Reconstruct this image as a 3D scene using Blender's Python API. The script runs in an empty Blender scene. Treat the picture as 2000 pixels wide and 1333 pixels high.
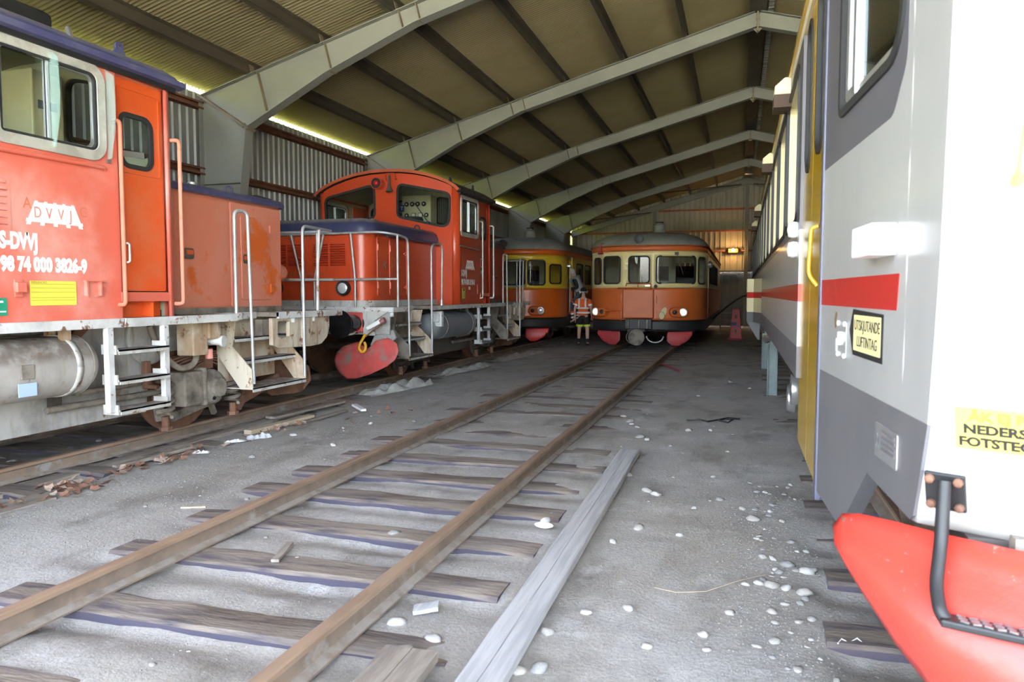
import bpy, bmesh, math, random
from mathutils import Vector, Matrix, noise
from mathutils.geometry import delaunay_2d_cdt
sc = bpy.context.scene
COL = sc.collection
PI = math.pi
# ------------------------------------------------------------------ camera
cam_d = bpy.data.cameras.new('camera'); cam = bpy.data.objects.new('camera', cam_d); COL.objects.link(cam)
cam.location = (0, 0, 1.62)
cam.rotation_euler = (math.radians(90 - 3.689), 0, math.radians(17.064))
cam_d.sensor_width = 36.0; cam_d.lens = 36.0 * 1450 / 2000
cam_d.clip_end = 300
cam_d.dof.use_dof = True; cam_d.dof.focus_distance = 13.0; cam_d.dof.aperture_fstop = 4.5
sc.camera = cam
# ------------------------------------------------------------------ sky, sun, exposure
world = bpy.data.worlds.new('sky'); sc.world = world; world.use_nodes = True
wn = world.node_tree; wn.nodes.clear()
w_out = wn.nodes.new('ShaderNodeOutputWorld'); w_bg = wn.nodes.new('ShaderNodeBackground')
w_sky = wn.nodes.new('ShaderNodeTexSky'); w_sky.sky_type = 'NISHITA'; w_sky.sun_disc = False
w_sky.sun_elevation = math.radians(48); w_sky.sun_rotation = math.radians(50)
w_sky.air_density = 1.0; w_sky.dust_density = 4.0; w_sky.ozone_density = 1.0
w_bg.inputs['Strength'].default_value = 0.75
w_hs = wn.nodes.new('ShaderNodeHueSaturation'); w_hs.inputs['Saturation'].default_value = 0.62
wn.links.new(w_sky.outputs[0], w_hs.inputs['Color']); wn.links.new(w_hs.outputs[0], w_bg.inputs[0]); wn.links.new(w_bg.outputs[0], w_out.inputs[0])
sun_d = bpy.data.lights.new('sun', 'SUN'); sun = bpy.data.objects.new('sun', sun_d); COL.objects.link(sun)
sun_d.energy = 11.0; sun_d.angle = math.radians(1.0); sun_d.color = (1.0, 0.93, 0.80)
_sd = Vector((0.58, 0.45, 0.82)).normalized()          # direction towards the sun: behind the shed, to the right
sun.rotation_euler = _sd.to_track_quat('Z', 'Y').to_euler(); sun.location = (20, 10, 30)
vs = sc.view_settings
vs.view_transform = 'Standard'; vs.look = 'None'; vs.gamma = 1.0; vs.use_curve_mapping = False
vs.exposure = 2.95
try:
    sc.cycles.max_bounces = 6; sc.cycles.diffuse_bounces = 4; sc.cycles.glossy_bounces = 3; sc.cycles.transparent_max_bounces = 10
    sc.cycles.sample_clamp_indirect = 6.0; sc.cycles.adaptive_threshold = 0.08
    sc.cycles.use_light_tree = False; sc.cycles.caustics_reflective = False; sc.cycles.caustics_refractive = False
    world.cycles.sampling_method = 'MANUAL'; world.cycles.sample_map_resolution = 256
except Exception: pass

# ------------------------------------------------------------------ helpers
def rnd(seed): return random.Random(seed)
class MB:
    """collects vertices and faces; build() links them as ONE mesh object"""
    def __init__(s): s.v = []; s.f = []; s.keep = False
    def add(s, vs, fs):
        o = len(s.v); s.v += [tuple(p) for p in vs]; s.f += [tuple(i + o for i in f) for f in fs]; return s
    def box(s, x0, x1, y0, y1, z0, z1):
        return s.add([(x0,y0,z0),(x1,y0,z0),(x1,y1,z0),(x0,y1,z0),(x0,y0,z1),(x1,y0,z1),(x1,y1,z1),(x0,y1,z1)],
                     [(3,2,1,0),(4,5,6,7),(0,1,5,4),(1,2,6,5),(2,3,7,6),(3,0,4,7)])
    def obox(s, c, size, M):
        a, b, d = [q / 2 for q in size]; c = Vector(c)
        vs = [c + M @ Vector((x, y, z)) for z in (-d, d) for x, y in ((-a,-b),(a,-b),(a,b),(-a,b))]
        return s.add(vs, [(3,2,1,0),(4,5,6,7),(0,1,5,4),(1,2,6,5),(2,3,7,6),(3,0,4,7)])
    def bar(s, p0, p1, w, h, up=(0,0,1)):
        p0, p1 = Vector(p0), Vector(p1); d = (p1 - p0); L = d.length; d.normalize(); u = Vector(up)
        sd = d.cross(u)
        if sd.length < 1e-5: sd = d.cross(Vector((0,1,0)))
        sd.normalize(); u = sd.cross(d)
        M = Matrix((sd, d, u)).transposed()
        return s.obox((p0 + p1) / 2, (w, L, h), M)
    def prism(s, poly, axis, a, b):
        n = len(poly)
        def mp(p, t):
            return {'x': (t, p[0], p[1]), 'y': (p[0], t, p[1]), 'z': (p[0], p[1], t)}[axis]
        vs = [mp(p, a) for p in poly] + [mp(p, b) for p in poly]
        fs = [tuple(range(n))[::-1], tuple(range(n, 2*n))] + [(i, (i+1) % n, n + (i+1) % n, n + i) for i in range(n)]
        return s.add(vs, fs)
    def tube(s, path, r, n=8, closed=False, caps=True, radii=None):
        P = [Vector(p) for p in path]; m = len(P); rings = []
        prev = None
        for i, p in enumerate(P):
            if closed: t = P[(i+1) % m] - P[i-1]
            elif i == 0: t = P[1] - P[0]
            elif i == m-1: t = P[-1] - P[-2]
            else: t = (P[i+1] - P[i]).normalized() + (P[i] - P[i-1]).normalized()
            t.normalize()
            if prev is None:
                a = Vector((0,0,1)) if abs(t.z) < .9 else Vector((1,0,0)); nrm = t.cross(a).normalized()
            else:
                nrm = prev - t * prev.dot(t)
                nrm = nrm.normalized() if nrm.length > 1e-6 else t.orthogonal().normalized()
            prev = nrm; bn = t.cross(nrm); rr = radii[i] if radii else r
            rings.append([p + (nrm * math.cos(2*PI*k/n) + bn * math.sin(2*PI*k/n)) * rr for k in range(n)])
        vs = [q for g in rings for q in g]; fs = []
        for i in range(m if closed else m-1):
            j = (i+1) % m
            fs += [(i*n+k, i*n+(k+1) % n, j*n+(k+1) % n, j*n+k) for k in range(n)]
        if caps and not closed: fs += [tuple(range(n))[::-1], tuple(range((m-1)*n, m*n))]
        return s.add(vs, fs)
    def cyl(s, p0, p1, r, n=16, r2=None): return s.tube([p0, p1], r, n, radii=[r, r if r2 is None else r2])
    def lathe(s, prof, o, ax, n=20):
        """prof: (radius, distance along axis)"""
        o = Vector(o); ax = Vector(ax).normalized(); a = ax.orthogonal().normalized(); b = ax.cross(a)
        vs = []; fs = []
        for r, h in prof:
            vs += [o + ax*h + (a*math.cos(2*PI*k/n) + b*math.sin(2*PI*k/n)) * max(r, 1e-4) for k in range(n)]
        for i in range(len(prof)-1):
            fs += [(i*n+k, i*n+(k+1) % n, (i+1)*n+(k+1) % n, (i+1)*n+k) for k in range(n)]
        fs += [tuple(range(n))[::-1], tuple(range((len(prof)-1)*n, len(prof)*n))]
        return s.add(vs, fs)
    def grid(s, rows, closed_u=False):
        m = len(rows); n = len(rows[0]); vs = [p for r in rows for p in r]; fs = []
        for i in range(m-1):
            for k in range(n if closed_u else n-1):
                fs.append((i*n+k, i*n+(k+1) % n, (i+1)*n+(k+1) % n, (i+1)*n+k))
        return s.add(vs, fs)
    def sphere(s, c, r, nu=14, nv=8):
        if not hasattr(r, '__len__'): r = (r, r, r)
        rows = []
        for i in range(nv+1):
            a = PI*i/nv - PI/2
            rows.append([(c[0]+r[0]*math.cos(a)*math.cos(2*PI*k/nu), c[1]+r[1]*math.cos(a)*math.sin(2*PI*k/nu), c[2]+r[2]*math.sin(a)) for k in range(nu)])
        return s.grid(rows, True)
    def mesh(s, name, smooth=None):
        me = bpy.data.meshes.new(name); me.from_pydata(s.v, [], s.f); 
        
        if not s.keep:
            bm = bmesh.new(); bm.from_mesh(me); bmesh.ops.recalc_face_normals(bm, faces=bm.faces); bm.to_mesh(me); bm.free()
        if smooth is not None:
            for p in me.polygons: p.use_smooth = True
            me.set_sharp_from_angle(angle=math.radians(smooth))
        return me
    def build(s, name, mat, parent=None, smooth=None, bevel=0, seg=2, solid=0, kind=None, label=None, soff=-1):
        return link(name, s.mesh(name, smooth), mat, parent, bevel, seg, solid, kind, label, soff)
LOC = {}
def link(name, me, mat, parent=None, bevel=0, seg=2, solid=0, kind=None, label=None, soff=-1):
    o = bpy.data.objects.new(name, me); COL.objects.link(o)
    if mat is not None and not me.materials: me.materials.append(M[mat] if isinstance(mat, str) else mat)
    if parent is not None:
        o.parent = parent
        if parent.name in LOC: o.matrix_parent_inverse = Matrix.Translation(-Vector(LOC[parent.name]))
    if solid:
        m = o.modifiers.new('solid', 'SOLIDIFY'); m.thickness = solid; m.offset = soff
    if bevel:
        m = o.modifiers.new('bevel', 'BEVEL'); m.width = bevel; m.segments = seg; m.limit_method = 'ANGLE'; m.angle_limit = math.radians(35)
    if kind: o['kind'] = kind
    if label: o['label'] = label
    return o
def thing(name, label, cat, loc=(0,0,0), group=None, rz=0, world=False, kind=None):
    """an Empty at the thing's base; with world=True the parts are given in world coordinates"""
    o = bpy.data.objects.new(name, None); COL.objects.link(o); o.location = loc; o.rotation_euler = (0,0,rz)
    o.empty_display_size = .2
    if world: LOC[o.name] = tuple(loc)
    return tag(o, label, cat, group, kind)
def tag(o, label, cat, group=None, kind=None):
    if label: o['label'] = label
    if cat: o['category'] = cat
    if group: o['group'] = group
    if kind: o['kind'] = kind
    return o
def struct(o, label=None, cat=None):
    o['kind'] = 'structure'
    if label: o['label'] = label
    if cat: o['category'] = cat
    return o
def dup(o, name=None, parent=None, loc=None, rot=None, scale=None):
    c = o.copy(); COL.objects.link(c)
    if parent is not None: c.parent = parent
    if loc is not None: c.location = loc
    if rot is not None: c.rotation_euler = rot
    if scale is not None: c.scale = scale
    return c
# ---- outlines
def arc(cx, cy, r, a0, a1, n): return [(cx + r*math.cos(math.radians(a0+(a1-a0)*i/n)), cy + r*math.sin(math.radians(a0+(a1-a0)*i/n))) for i in range(n+1)]
def rrect(x0, x1, y0, y1, r, n=4):
    if not hasattr(r, '__len__'): r = (r,)*4
    a, b, c, d = r
    return (arc(x0+a, y0+a, a, 180, 270, n) + arc(x1-b, y0+b, b, 270, 360, n) + arc(x1-c, y1-c, c, 0, 90, n) + arc(x0+d, y1-d, d, 90, 180, n))
def rpoly(pts, r, n=4):
    out = []; m = len(pts)
    if not hasattr(r, '__len__'): r = [r]*m
    for i in range(m):
        p = Vector(pts[i]); a = (Vector(pts[i-1]) - p); b = (Vector(pts[(i+1) % m]) - p)
        la, lb = a.length, b.length; a.normalize(); b.normalize()
        h = a.angle(b)/2; t = min(r[i]/math.tan(h), la*.48, lb*.48); 
        q0, q1 = p + a*t, p + b*t
        for k in range(n+1):
            s_ = k/n; out.append(tuple(q0*(1-s_)**2 + p*2*s_*(1-s_) + q1*s_**2))
    return out
def inset(poly, d):
    m = len(poly); out = []
    ar = sum(poly[i-1][0]*poly[i][1] - poly[i][0]*poly[i-1][1] for i in range(m)); sg = 1 if ar > 0 else -1
    for i in range(m):
        p0, p1, p2 = Vector(poly[i-1]), Vector(poly[i]), Vector(poly[(i+1) % m])
        t = (p2 - p0); t = t.normalized() if t.length > 1e-9 else Vector((1,0))
        nrm = Vector((-t.y, t.x)) * sg
        out.append(tuple(p1 + nrm*d))
    return out
def inpoly(p, poly):
    x, y = p; c = False; j = len(poly)-1
    for i in range(len(poly)):
        xi, yi = poly[i]; xj, yj = poly[j]
        if (yi > y) != (yj > y) and x < (xj-xi)*(y-yi)/(yj-yi)+xi: c = not c
        j = i
    return c
def panel(mb, outer, holes, fm, step=None, d=0.0):
    """flat outline with holes, triangulated and laid on the surface fm(u, v, offset)"""
    vs = []; es = []
    def loop(pl):
        o = len(vs)
        if step:
            q = []
            for i in range(len(pl)):
                a, b = Vector(pl[i]), Vector(pl[(i+1) % len(pl)]); k = max(1, int((b-a).length/step))
                q += [tuple(a + (b-a)*t/k) for t in range(k)]
            pl = q
        n = len(pl); vs.extend(Vector(p) for p in pl); es.extend((o+i, o+(i+1) % n) for i in range(n))
    loop(outer)
    for h in holes: loop(h)
    if step:
        xs = [p[0] for p in outer]; ys = [p[1] for p in outer]
        nx = int((max(xs)-min(xs))/step); ny = int((max(ys)-min(ys))/step)
        for i in range(1, nx+1):
            for k in range(1, ny+1):
                p = (min(xs)+(i-.5)*(max(xs)-min(xs))/nx, min(ys)+(k-.5)*(max(ys)-min(ys))/ny)
                if inpoly(p, outer) and not any(inpoly(p, h) for h in holes): vs.append(Vector(p))
    r = delaunay_2d_cdt(vs, es, [], 0, 1e-5)
    tv, tf = r[0], r[2]; fs = []
    for f in tf:
        c = (sum(tv[i].x for i in f)/len(f), sum(tv[i].y for i in f)/len(f))
        if inpoly(c, outer) and not any(inpoly(c, h) for h in holes): fs.append(tuple(f))
    P3 = [Vector(fm(p.x, p.y, d)) for p in tv]; out = []
    for f in fs:                                     # faces look along the surface's own outward direction
        a, b, c = [P3[i] for i in f[:3]]; q = [sum(tv[i][k] for i in f)/len(f) for k in (0, 1)]
        w = Vector(fm(q[0], q[1], d+.01)) - Vector(fm(q[0], q[1], d))
        out.append(f if (b-a).cross(c-a).dot(w) > 0 else f[::-1])
    mb.keep = True
    return mb.add(P3, out)
def ring(mb, poly, w, fm, d0, d1):
    """a frame along an outline: w wide inwards, from offset d0 out to d1"""
    inn = inset(poly, w); n = len(poly)
    A = [fm(*p, d0) for p in poly]; B = [fm(*p, d1) for p in poly]; C = [fm(*p, d1) for p in inn]; D = [fm(*p, d0) for p in inn]
    fs = []
    for i in range(n):
        j = (i+1) % n
        for a, b in ((0,1),(1,2),(2,3),(3,0)): fs.append((a*n+i, a*n+j, b*n+j, b*n+i))
    return mb.add(A+B+C+D, fs)
def slab(mb, poly, fm, d0, d1):
    n = len(poly)
    return mb.add([fm(*p, d0) for p in poly] + [fm(*p, d1) for p in poly],
                  [tuple(range(n))[::-1], tuple(range(n, 2*n))] + [(i, (i+1) % n, n+(i+1) % n, n+i) for i in range(n)])
def bent(pts, r, n=4):
    """3D polyline with rounded corners"""
    P = [Vector(p) for p in pts]; out = [P[0]]
    for i in range(1, len(P)-1):
        a = P[i-1]-P[i]; b = P[i+1]-P[i]; t = min(r, a.length*.45, b.length*.45)
        q0 = P[i]+a.normalized()*t; q1 = P[i]+b.normalized()*t
        out += [q0*(1-s_)**2 + P[i]*2*s_*(1-s_) + q1*s_**2 for s_ in [k/n for k in range(n+1)]]
    return out + [P[-1]]
def text(name, s, size, mat, parent, M4, xs=1.0, ext=.001, bold=0.0, align='LEFT'):
    cu = bpy.data.curves.new(name, 'FONT'); cu.body = s; cu.size = size; cu.extrude = ext; cu.offset = bold; cu.align_x = align
    cu.resolution_u = 3
    t = bpy.data.objects.new(name, cu); COL.objects.link(t)
    dg = bpy.context.evaluated_depsgraph_get(); me = bpy.data.meshes.new_from_object(t.evaluated_get(dg))
    bpy.data.objects.remove(t); bpy.data.curves.remove(cu)
    me.name = name; me.transform(M4 @ Matrix.Diagonal((xs, 1, 1, 1))); me.materials.clear()
    return link(name, me, mat, parent)
def T_side(x, y, z):      # text plane on a wall facing +x (reads along +y)
    return Matrix(((0,0,1,x),(1,0,0,y),(0,1,0,z),(0,0,0,1)))
def T_front(x, y, z):     # text plane facing -y (reads along +x)
    return Matrix(((1,0,0,x),(0,0,-1,y),(0,1,0,z),(0,0,0,1)))
def T_basis(o, u, v):
    u = Vector(u).normalized(); v = Vector(v).normalized(); w = u.cross(v)
    return Matrix(((u.x,v.x,w.x,o[0]),(u.y,v.y,w.y,o[1]),(u.z,v.z,w.z,o[2]),(0,0,0,1)))
# ------------------------------------------------------------------ materials
M = {}
def mat(name, c1, c2=None, scale=2.0, lo=.4, hi=.65, c3=None, s3=6.0, t3=.62, w3=.06, rough=.6, metal=0.0, bump=0.0, bscale=30.0,
        stretch=(1,1,1), emit=None, alpha=None, trans=0.0, coat=0.0, detail=6.0, dust=None, dlo=.5, spec=None, ior=None, streak=None, st_lo=.5, st_hi=.72):
    m = bpy.data.materials.new(name); m.use_nodes = True; nt = m.node_tree; N = nt.nodes; Lk = nt.links
    b = N['Principled BSDF']; M[name] = m
    def c4(c): return (c[0], c[1], c[2], 1)
    b.inputs['Roughness'].default_value = rough; b.inputs['Metallic'].default_value = metal
    b.inputs['Base Color'].default_value = c4(c1)
    if coat: b.inputs['Coat Weight'].default_value = coat; b.inputs['Coat Roughness'].default_value = .15
    if trans: b.inputs['Transmission Weight'].default_value = trans
    if ior: b.inputs['IOR'].default_value = ior
    if spec is not None: b.inputs['Specular IOR Level'].default_value = spec
    if emit: b.inputs['Emission Color'].default_value = c4(emit[:3]); b.inputs['Emission Strength'].default_value = emit[3]
    if alpha is not None: b.inputs['Alpha'].default_value = alpha
    if c2 is None and c3 is None and not bump and dust is None and streak is None: return m
    tc = N.new('ShaderNodeTexCoord'); mp = N.new('ShaderNodeMapping'); mp.inputs['Scale'].default_value = stretch
    Lk.new(tc.outputs['Object'], mp.inputs['Vector']); vec = mp.outputs['Vector']
    def nz(s_, det=detail, rg=.6, v_=None):
        n = N.new('ShaderNodeTexNoise'); n.inputs['Scale'].default_value = s_; n.inputs['Detail'].default_value = det; n.inputs['Roughness'].default_value = rg
        Lk.new(v_ or vec, n.inputs['Vector']); return n.outputs['Fac']
    def rmp(f, a, bb):
        r = N.new('ShaderNodeMapRange'); r.inputs['From Min'].default_value = a; r.inputs['From Max'].default_value = bb; r.interpolation_type = 'SMOOTHSTEP'
        Lk.new(f, r.inputs['Value']); return r.outputs['Result']
    def mix(f, a, c):
        x = N.new('ShaderNodeMix'); x.data_type = 'RGBA'; Lk.new(f, x.inputs['Factor'])
        if isinstance(a, tuple): x.inputs['A'].default_value = c4(a)
        else: Lk.new(a, x.inputs['A'])
        if isinstance(c, tuple): x.inputs['B'].default_value = c4(c)
        else: Lk.new(c, x.inputs['B'])
        return x.outputs['Result']
    cur = tuple(c1)
    if c2 is not None: cur = mix(rmp(nz(scale), lo, hi), cur, tuple(c2))
    if c3 is not None: cur = mix(rmp(nz(s3, 8.0, .65), t3, t3+w3), cur, tuple(c3))
    if streak is not None:                              # runs of rust and dirt down the surface
        m2_ = N.new('ShaderNodeMapping'); m2_.inputs['Scale'].default_value = (9, 9, 1.1); Lk.new(tc.outputs['Object'], m2_.inputs['Vector'])
        cur = mix(rmp(nz(1.6, 5.0, .6, m2_.outputs[0]), st_lo, st_hi), cur, tuple(streak))
    if dust is not None:
        g = N.new('ShaderNodeNewGeometry'); sx = N.new('ShaderNodeSeparateXYZ'); Lk.new(g.outputs['Normal'], sx.inputs[0])
        ad = N.new('ShaderNodeMath'); ad.operation = 'MULTIPLY'; Lk.new(rmp(sx.outputs['Z'], dlo, min(1, dlo+.35)), ad.inputs[0]); Lk.new(rmp(nz(9.0), .25, .6), ad.inputs[1])
        cur = mix(ad.outputs[0], cur, tuple(dust))
    if not isinstance(cur, tuple): Lk.new(cur, b.inputs['Base Color'])
    if bump:
        bp_ = N.new('ShaderNodeBump'); bp_.inputs['Strength'].default_value = bump; bp_.inputs['Distance'].default_value = .02
        Lk.new(nz(bscale, 4.0), bp_.inputs['Height']); Lk.new(bp_.outputs['Normal'], b.inputs['Normal'])
    return m
def glass_mat(name, tint, ior, rough=.01):
    m = bpy.data.materials.new(name); m.use_nodes = True; nt = m.node_tree; nt.nodes.clear(); N = nt.nodes
    o = N.new('ShaderNodeOutputMaterial'); mx = N.new('ShaderNodeMixShader'); tr = N.new('ShaderNodeBsdfTransparent'); gl = N.new('ShaderNodeBsdfGlossy'); fr = N.new('ShaderNodeFresnel')
    ge = N.new('ShaderNodeNewGeometry'); m1 = N.new('ShaderNodeMath'); m1.operation = 'MULTIPLY_ADD'; m1.inputs[1].default_value = -2.0; m1.inputs[2].default_value = 1.0
    m2 = N.new('ShaderNodeMath'); m2.operation = 'POWER'; m2.inputs[0].default_value = ior      # same reflection from both faces of the thin pane
    nt.links.new(ge.outputs['Backfacing'], m1.inputs[0]); nt.links.new(m1.outputs[0], m2.inputs[1]); nt.links.new(m2.outputs[0], fr.inputs['IOR'])
    gl.inputs['Roughness'].default_value = rough; tr.inputs['Color'].default_value = (*tint, 1)
    nt.links.new(fr.outputs[0], mx.inputs[0]); nt.links.new(tr.outputs[0], mx.inputs[1]); nt.links.new(gl.outputs[0], mx.inputs[2]); nt.links.new(mx.outputs[0], o.inputs[0])
    M[name] = m
def ground_mat():
    m = bpy.data.materials.new('ground'); m.use_nodes = True; nt = m.node_tree; N = nt.nodes; L = nt.links; b = N['Principled BSDF']; M['ground'] = m
    b.inputs['Roughness'].default_value = .95; b.inputs['Specular IOR Level'].default_value = .25
    tc = N.new('ShaderNodeTexCoord')
    def nz(sc_, det, rg, lo, hi, st=(1,1,1)):
        mp = N.new('ShaderNodeMapping'); mp.inputs['Scale'].default_value = st; L.new(tc.outputs['Object'], mp.inputs['Vector'])
        n = N.new('ShaderNodeTexNoise'); n.inputs['Scale'].default_value = sc_; n.inputs['Detail'].default_value = det; n.inputs['Roughness'].default_value = rg; L.new(mp.outputs[0], n.inputs['Vector'])
        r = N.new('ShaderNodeMapRange'); r.inputs['From Min'].default_value = lo; r.inputs['From Max'].default_value = hi; L.new(n.outputs['Fac'], r.inputs['Value']); return r.outputs['Result'], n.outputs['Fac']
    def mix(f, a, c):
        x = N.new('ShaderNodeMix'); x.data_type = 'RGBA'; L.new(f, x.inputs['Factor'])
        for k, v in (('A', a), ('B', c)):
            if isinstance(v, tuple): x.inputs[k].default_value = (*v, 1)
            else: L.new(v, x.inputs[k])
        return x.outputs['Result']
    cur = mix(nz(.55, 5, .6, .38, .62)[0], (.43,.395,.345), (.50,.48,.45))            # trodden earth to grey dust
    cur = mix(nz(1.5, 6, .65, .50, .68, (1.3,.6,1))[0], cur, (.28,.25,.215))          # damp, oily patches
    cur = mix(nz(2.4, 7, .7, .56, .70, (.8,1,1))[0], cur, (.62,.605,.585))            # pale spilt dust
    f, raw = nz(38, 6, .75, .48, .72); cur = mix(f, cur, (.33,.305,.275))             # crumbs
    f2, _ = nz(70, 4, .7, .62, .70); cur = mix(f2, cur, (.66,.645,.62))
    L.new(cur, b.inputs['Base Color'])
    bp_ = N.new('ShaderNodeBump'); bp_.inputs['Strength'].default_value = .9; bp_.inputs['Distance'].default_value = .012; L.new(raw, bp_.inputs['Height']); L.new(bp_.outputs['Normal'], b.inputs['Normal'])
ground_mat()
mat('outside', (.42,.395,.33), (.35,.37,.23), scale=.25, lo=.45, hi=.55, rough=.95)
mat('gravel', (.33,.31,.28), (.22,.205,.185), scale=3, rough=.95)
mat('stone', (.40,.37,.33), (.31,.285,.255), scale=9, rough=.9)
mat('stone_grey', (.30,.29,.275), (.23,.22,.205), scale=9, rough=.9)
mat('stone_white', (.48,.46,.43), (.38,.365,.335), scale=9, rough=.9)
mat('ceil', (.265,.22,.125), (.23,.19,.105), scale=.7, rough=.65)
mat('purlin', (.085,.068,.05), (.065,.052,.038), scale=1.5, rough=.7)
mat('frame_grey', (.27,.27,.25), (.245,.245,.23), scale=1.2, c3=(.22,.15,.09), s3=7, t3=.72, rough=.65)
mat('frame_edge', (.26,.21,.15), (.20,.15,.10), scale=3, rough=.7)
mat('wall_sheet', (.33,.33,.32), (.27,.27,.26), scale=1.3, rough=.5, metal=.25, stretch=(1,1,.2))
mat('wall_back', (.46,.43,.36), (.41,.38,.32), scale=1.0, rough=.7)
mat('wall_low', (.16,.17,.185), (.13,.14,.155), scale=1.0, rough=.7)
mat('girt', (.24,.10,.06), (.16,.065,.04), scale=3, rough=.75)
mat('girt_red', (.42,.13,.07), (.30,.09,.05), scale=3, rough=.7)
mat('rail', (.29,.215,.16), (.20,.155,.12), scale=5, lo=.35, hi=.7, rough=.7, metal=.15, dust=(.40,.36,.32), dlo=.80, bump=.15, bscale=60, c3=(.36,.33,.30), s3=3.5, t3=.54, w3=.12)
mat('rail_head', (.40,.275,.19), (.31,.21,.145), scale=9, rough=.48, metal=.25, stretch=(1,.15,1))
mat('sleeper', (.075,.058,.075), (.050,.045,.068), scale=2.5, rough=.8, dust=(.245,.20,.16), dlo=.55, bump=.5, bscale=22, stretch=(.25,1.6,1))
mat('wood_dark', (.10,.078,.065), (.065,.05,.045), scale=3, rough=.85, dust=(.27,.235,.2), dlo=.5, bump=.4, bscale=25, stretch=(.25,1.5,1))
mat('plank', (.50,.49,.485), (.38,.375,.375), scale=4, rough=.85, bump=.35, bscale=30, stretch=(6,.35,6))
mat('wood_old', (.33,.28,.23), (.22,.18,.15), scale=4, rough=.85, bump=.4, bscale=25, stretch=(5,.6,5))
mat('wood_pale', (.55,.44,.31), (.42,.33,.23), scale=4, rough=.85, bump=.3, bscale=25, stretch=(5,.6,5))
mat('leaf', (.33,.17,.11), (.22,.11,.07), scale=8, rough=.8)
mat('leaf_pale', (.55,.42,.33), (.42,.30,.23), scale=8, rough=.8)
mat('plastic_sheet', (.62,.61,.57), (.45,.43,.38), scale=5, rough=.4, spec=.6)
mat('plastic_clear', (.75,.77,.8), rough=.15, alpha=.55)
mat('white_scrap', (.85,.84,.82), rough=.6)
mat('foliage', (.30,.36,.05), (.20,.27,.04), scale=2.2, rough=.9, bump=.8, bscale=8)
# locomotives
mat('orange_a', (.68,.145,.095), (.78,.34,.29), scale=1.1, lo=.38, hi=.66, c3=(.60,.105,.045), s3=1.7, t3=.60, w3=.10, rough=.5, bump=.03, bscale=60)
mat('orange_door', (.66,.095,.02), (.64,.14,.055), scale=1.6, lo=.45, hi=.7, rough=.42)
mat('orange_hood_a', (.64,.20,.125), (.64,.24,.165), scale=1.3, c3=(.66,.13,.025), s3=1.15, t3=.575, w3=.05, rough=.6)
mat('orange_dark', (.50,.10,.04), (.42,.085,.035), scale=3, rough=.6)
mat('orange_b', (.62,.072,.022), (.56,.066,.022), scale=1.2, c3=(.64,.115,.05), s3=1.4, t3=.6, w3=.15, rough=.33, coat=.25)
mat('orange_b_shaded', (.46,.048,.018), (.40,.045,.018), scale=1.2, rough=.4)  # same orange paint darkened for the angled near side, shade put into colour
mat('blue_a', (.065,.065,.16), (.10,.10,.185), scale=4, rough=.5, dust=(.30,.28,.29), dlo=.70)
mat('blue_b', (.035,.038,.10), (.05,.05,.105), scale=4, rough=.42, dust=(.23,.21,.19), dlo=.55)
mat('roof_dark', (.03,.03,.035), (.05,.048,.05), scale=5, rough=.6, dust=(.16,.145,.13), dlo=.6)
mat('frame_white', (.56,.555,.53), (.40,.38,.345), scale=2.2, lo=.42, hi=.7, c3=(.20,.115,.07), s3=7.5, t3=.575, w3=.06, rough=.65, dust=(.22,.165,.13), dlo=.6, streak=(.36,.27,.20), st_lo=.52, st_hi=.78)
mat('frame_rusty', (.60,.535,.43), (.42,.30,.20), scale=2.6, lo=.42, hi=.66, c3=(.20,.10,.055), s3=7.0, t3=.58, w3=.06, rough=.75, dust=(.22,.16,.12), dlo=.6, streak=(.32,.20,.12), st_lo=.5, st_hi=.74)
mat('frame_grey_b', (.36,.36,.345), (.25,.24,.225), scale=2.2, c3=(.16,.10,.07), s3=7, t3=.58, w3=.05, rough=.65, streak=(.24,.18,.14))
mat('edge_white', (.66,.66,.65), (.48,.47,.46), scale=3, c3=(.22,.12,.08), s3=8, t3=.575, w3=.05, rough=.55)
mat('tank_a', (.46,.44,.41), (.36,.33,.30), scale=2.0, c3=(.30,.15,.08), s3=5.5, t3=.60, w3=.05, rough=.5, dust=(.19,.155,.135), dlo=.10, streak=(.36,.30,.24))
mat('tank_b', (.21,.225,.24), (.17,.18,.195), scale=2.0, rough=.45)
mat('plate_a', (.50,.49,.47), (.21,.20,.195), scale=1.0, lo=.45, hi=.62, c3=(.25,.14,.08), s3=6, t3=.62, w3=.05, rough=.65, streak=(.34,.29,.24))
mat('plate_b', (.19,.175,.15), (.13,.115,.10), scale=1.5, rough=.75)
mat('grime', (.105,.085,.07), (.065,.055,.048), scale=4, rough=.8, c3=(.16,.11,.08), s3=5, t3=.6)
mat('grime_pale', (.27,.235,.195), (.13,.11,.09), scale=5, rough=.8, c3=(.09,.07,.06), s3=5, t3=.6)
mat('rust', (.23,.115,.07), (.15,.075,.05), scale=4, rough=.8)
mat('wheel', (.16,.115,.085), (.12,.085,.065), scale=4, rough=.7)
mat('wheel_rim', (.24,.12,.075), (.17,.09,.06), scale=5, rough=.55, metal=.3)
mat('galv', (.50,.51,.51), (.37,.37,.365), scale=6, c3=(.22,.15,.11), s3=9, t3=.66, rough=.45, metal=.4)
mat('galv_white', (.62,.62,.61), (.50,.50,.49), scale=6, rough=.5, c3=(.25,.16,.11), s3=9, t3=.60, w3=.05)
mat('chrome', (.66,.64,.58), (.50,.48,.42), scale=5, rough=.3, metal=.35)
mat('steel', (.34,.34,.34), (.26,.26,.26), scale=6, rough=.35, metal=.7)
mat('black', (.018,.018,.019), rough=.5)
mat('rubber', (.022,.022,.022), rough=.7)
mat('black_gloss', (.012,.012,.013), rough=.18)
mat('plow_red', (.60,.085,.075), (.40,.075,.07), scale=2.6, c3=(.25,.19,.175), s3=3.0, t3=.48, w3=.16, rough=.55)
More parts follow.
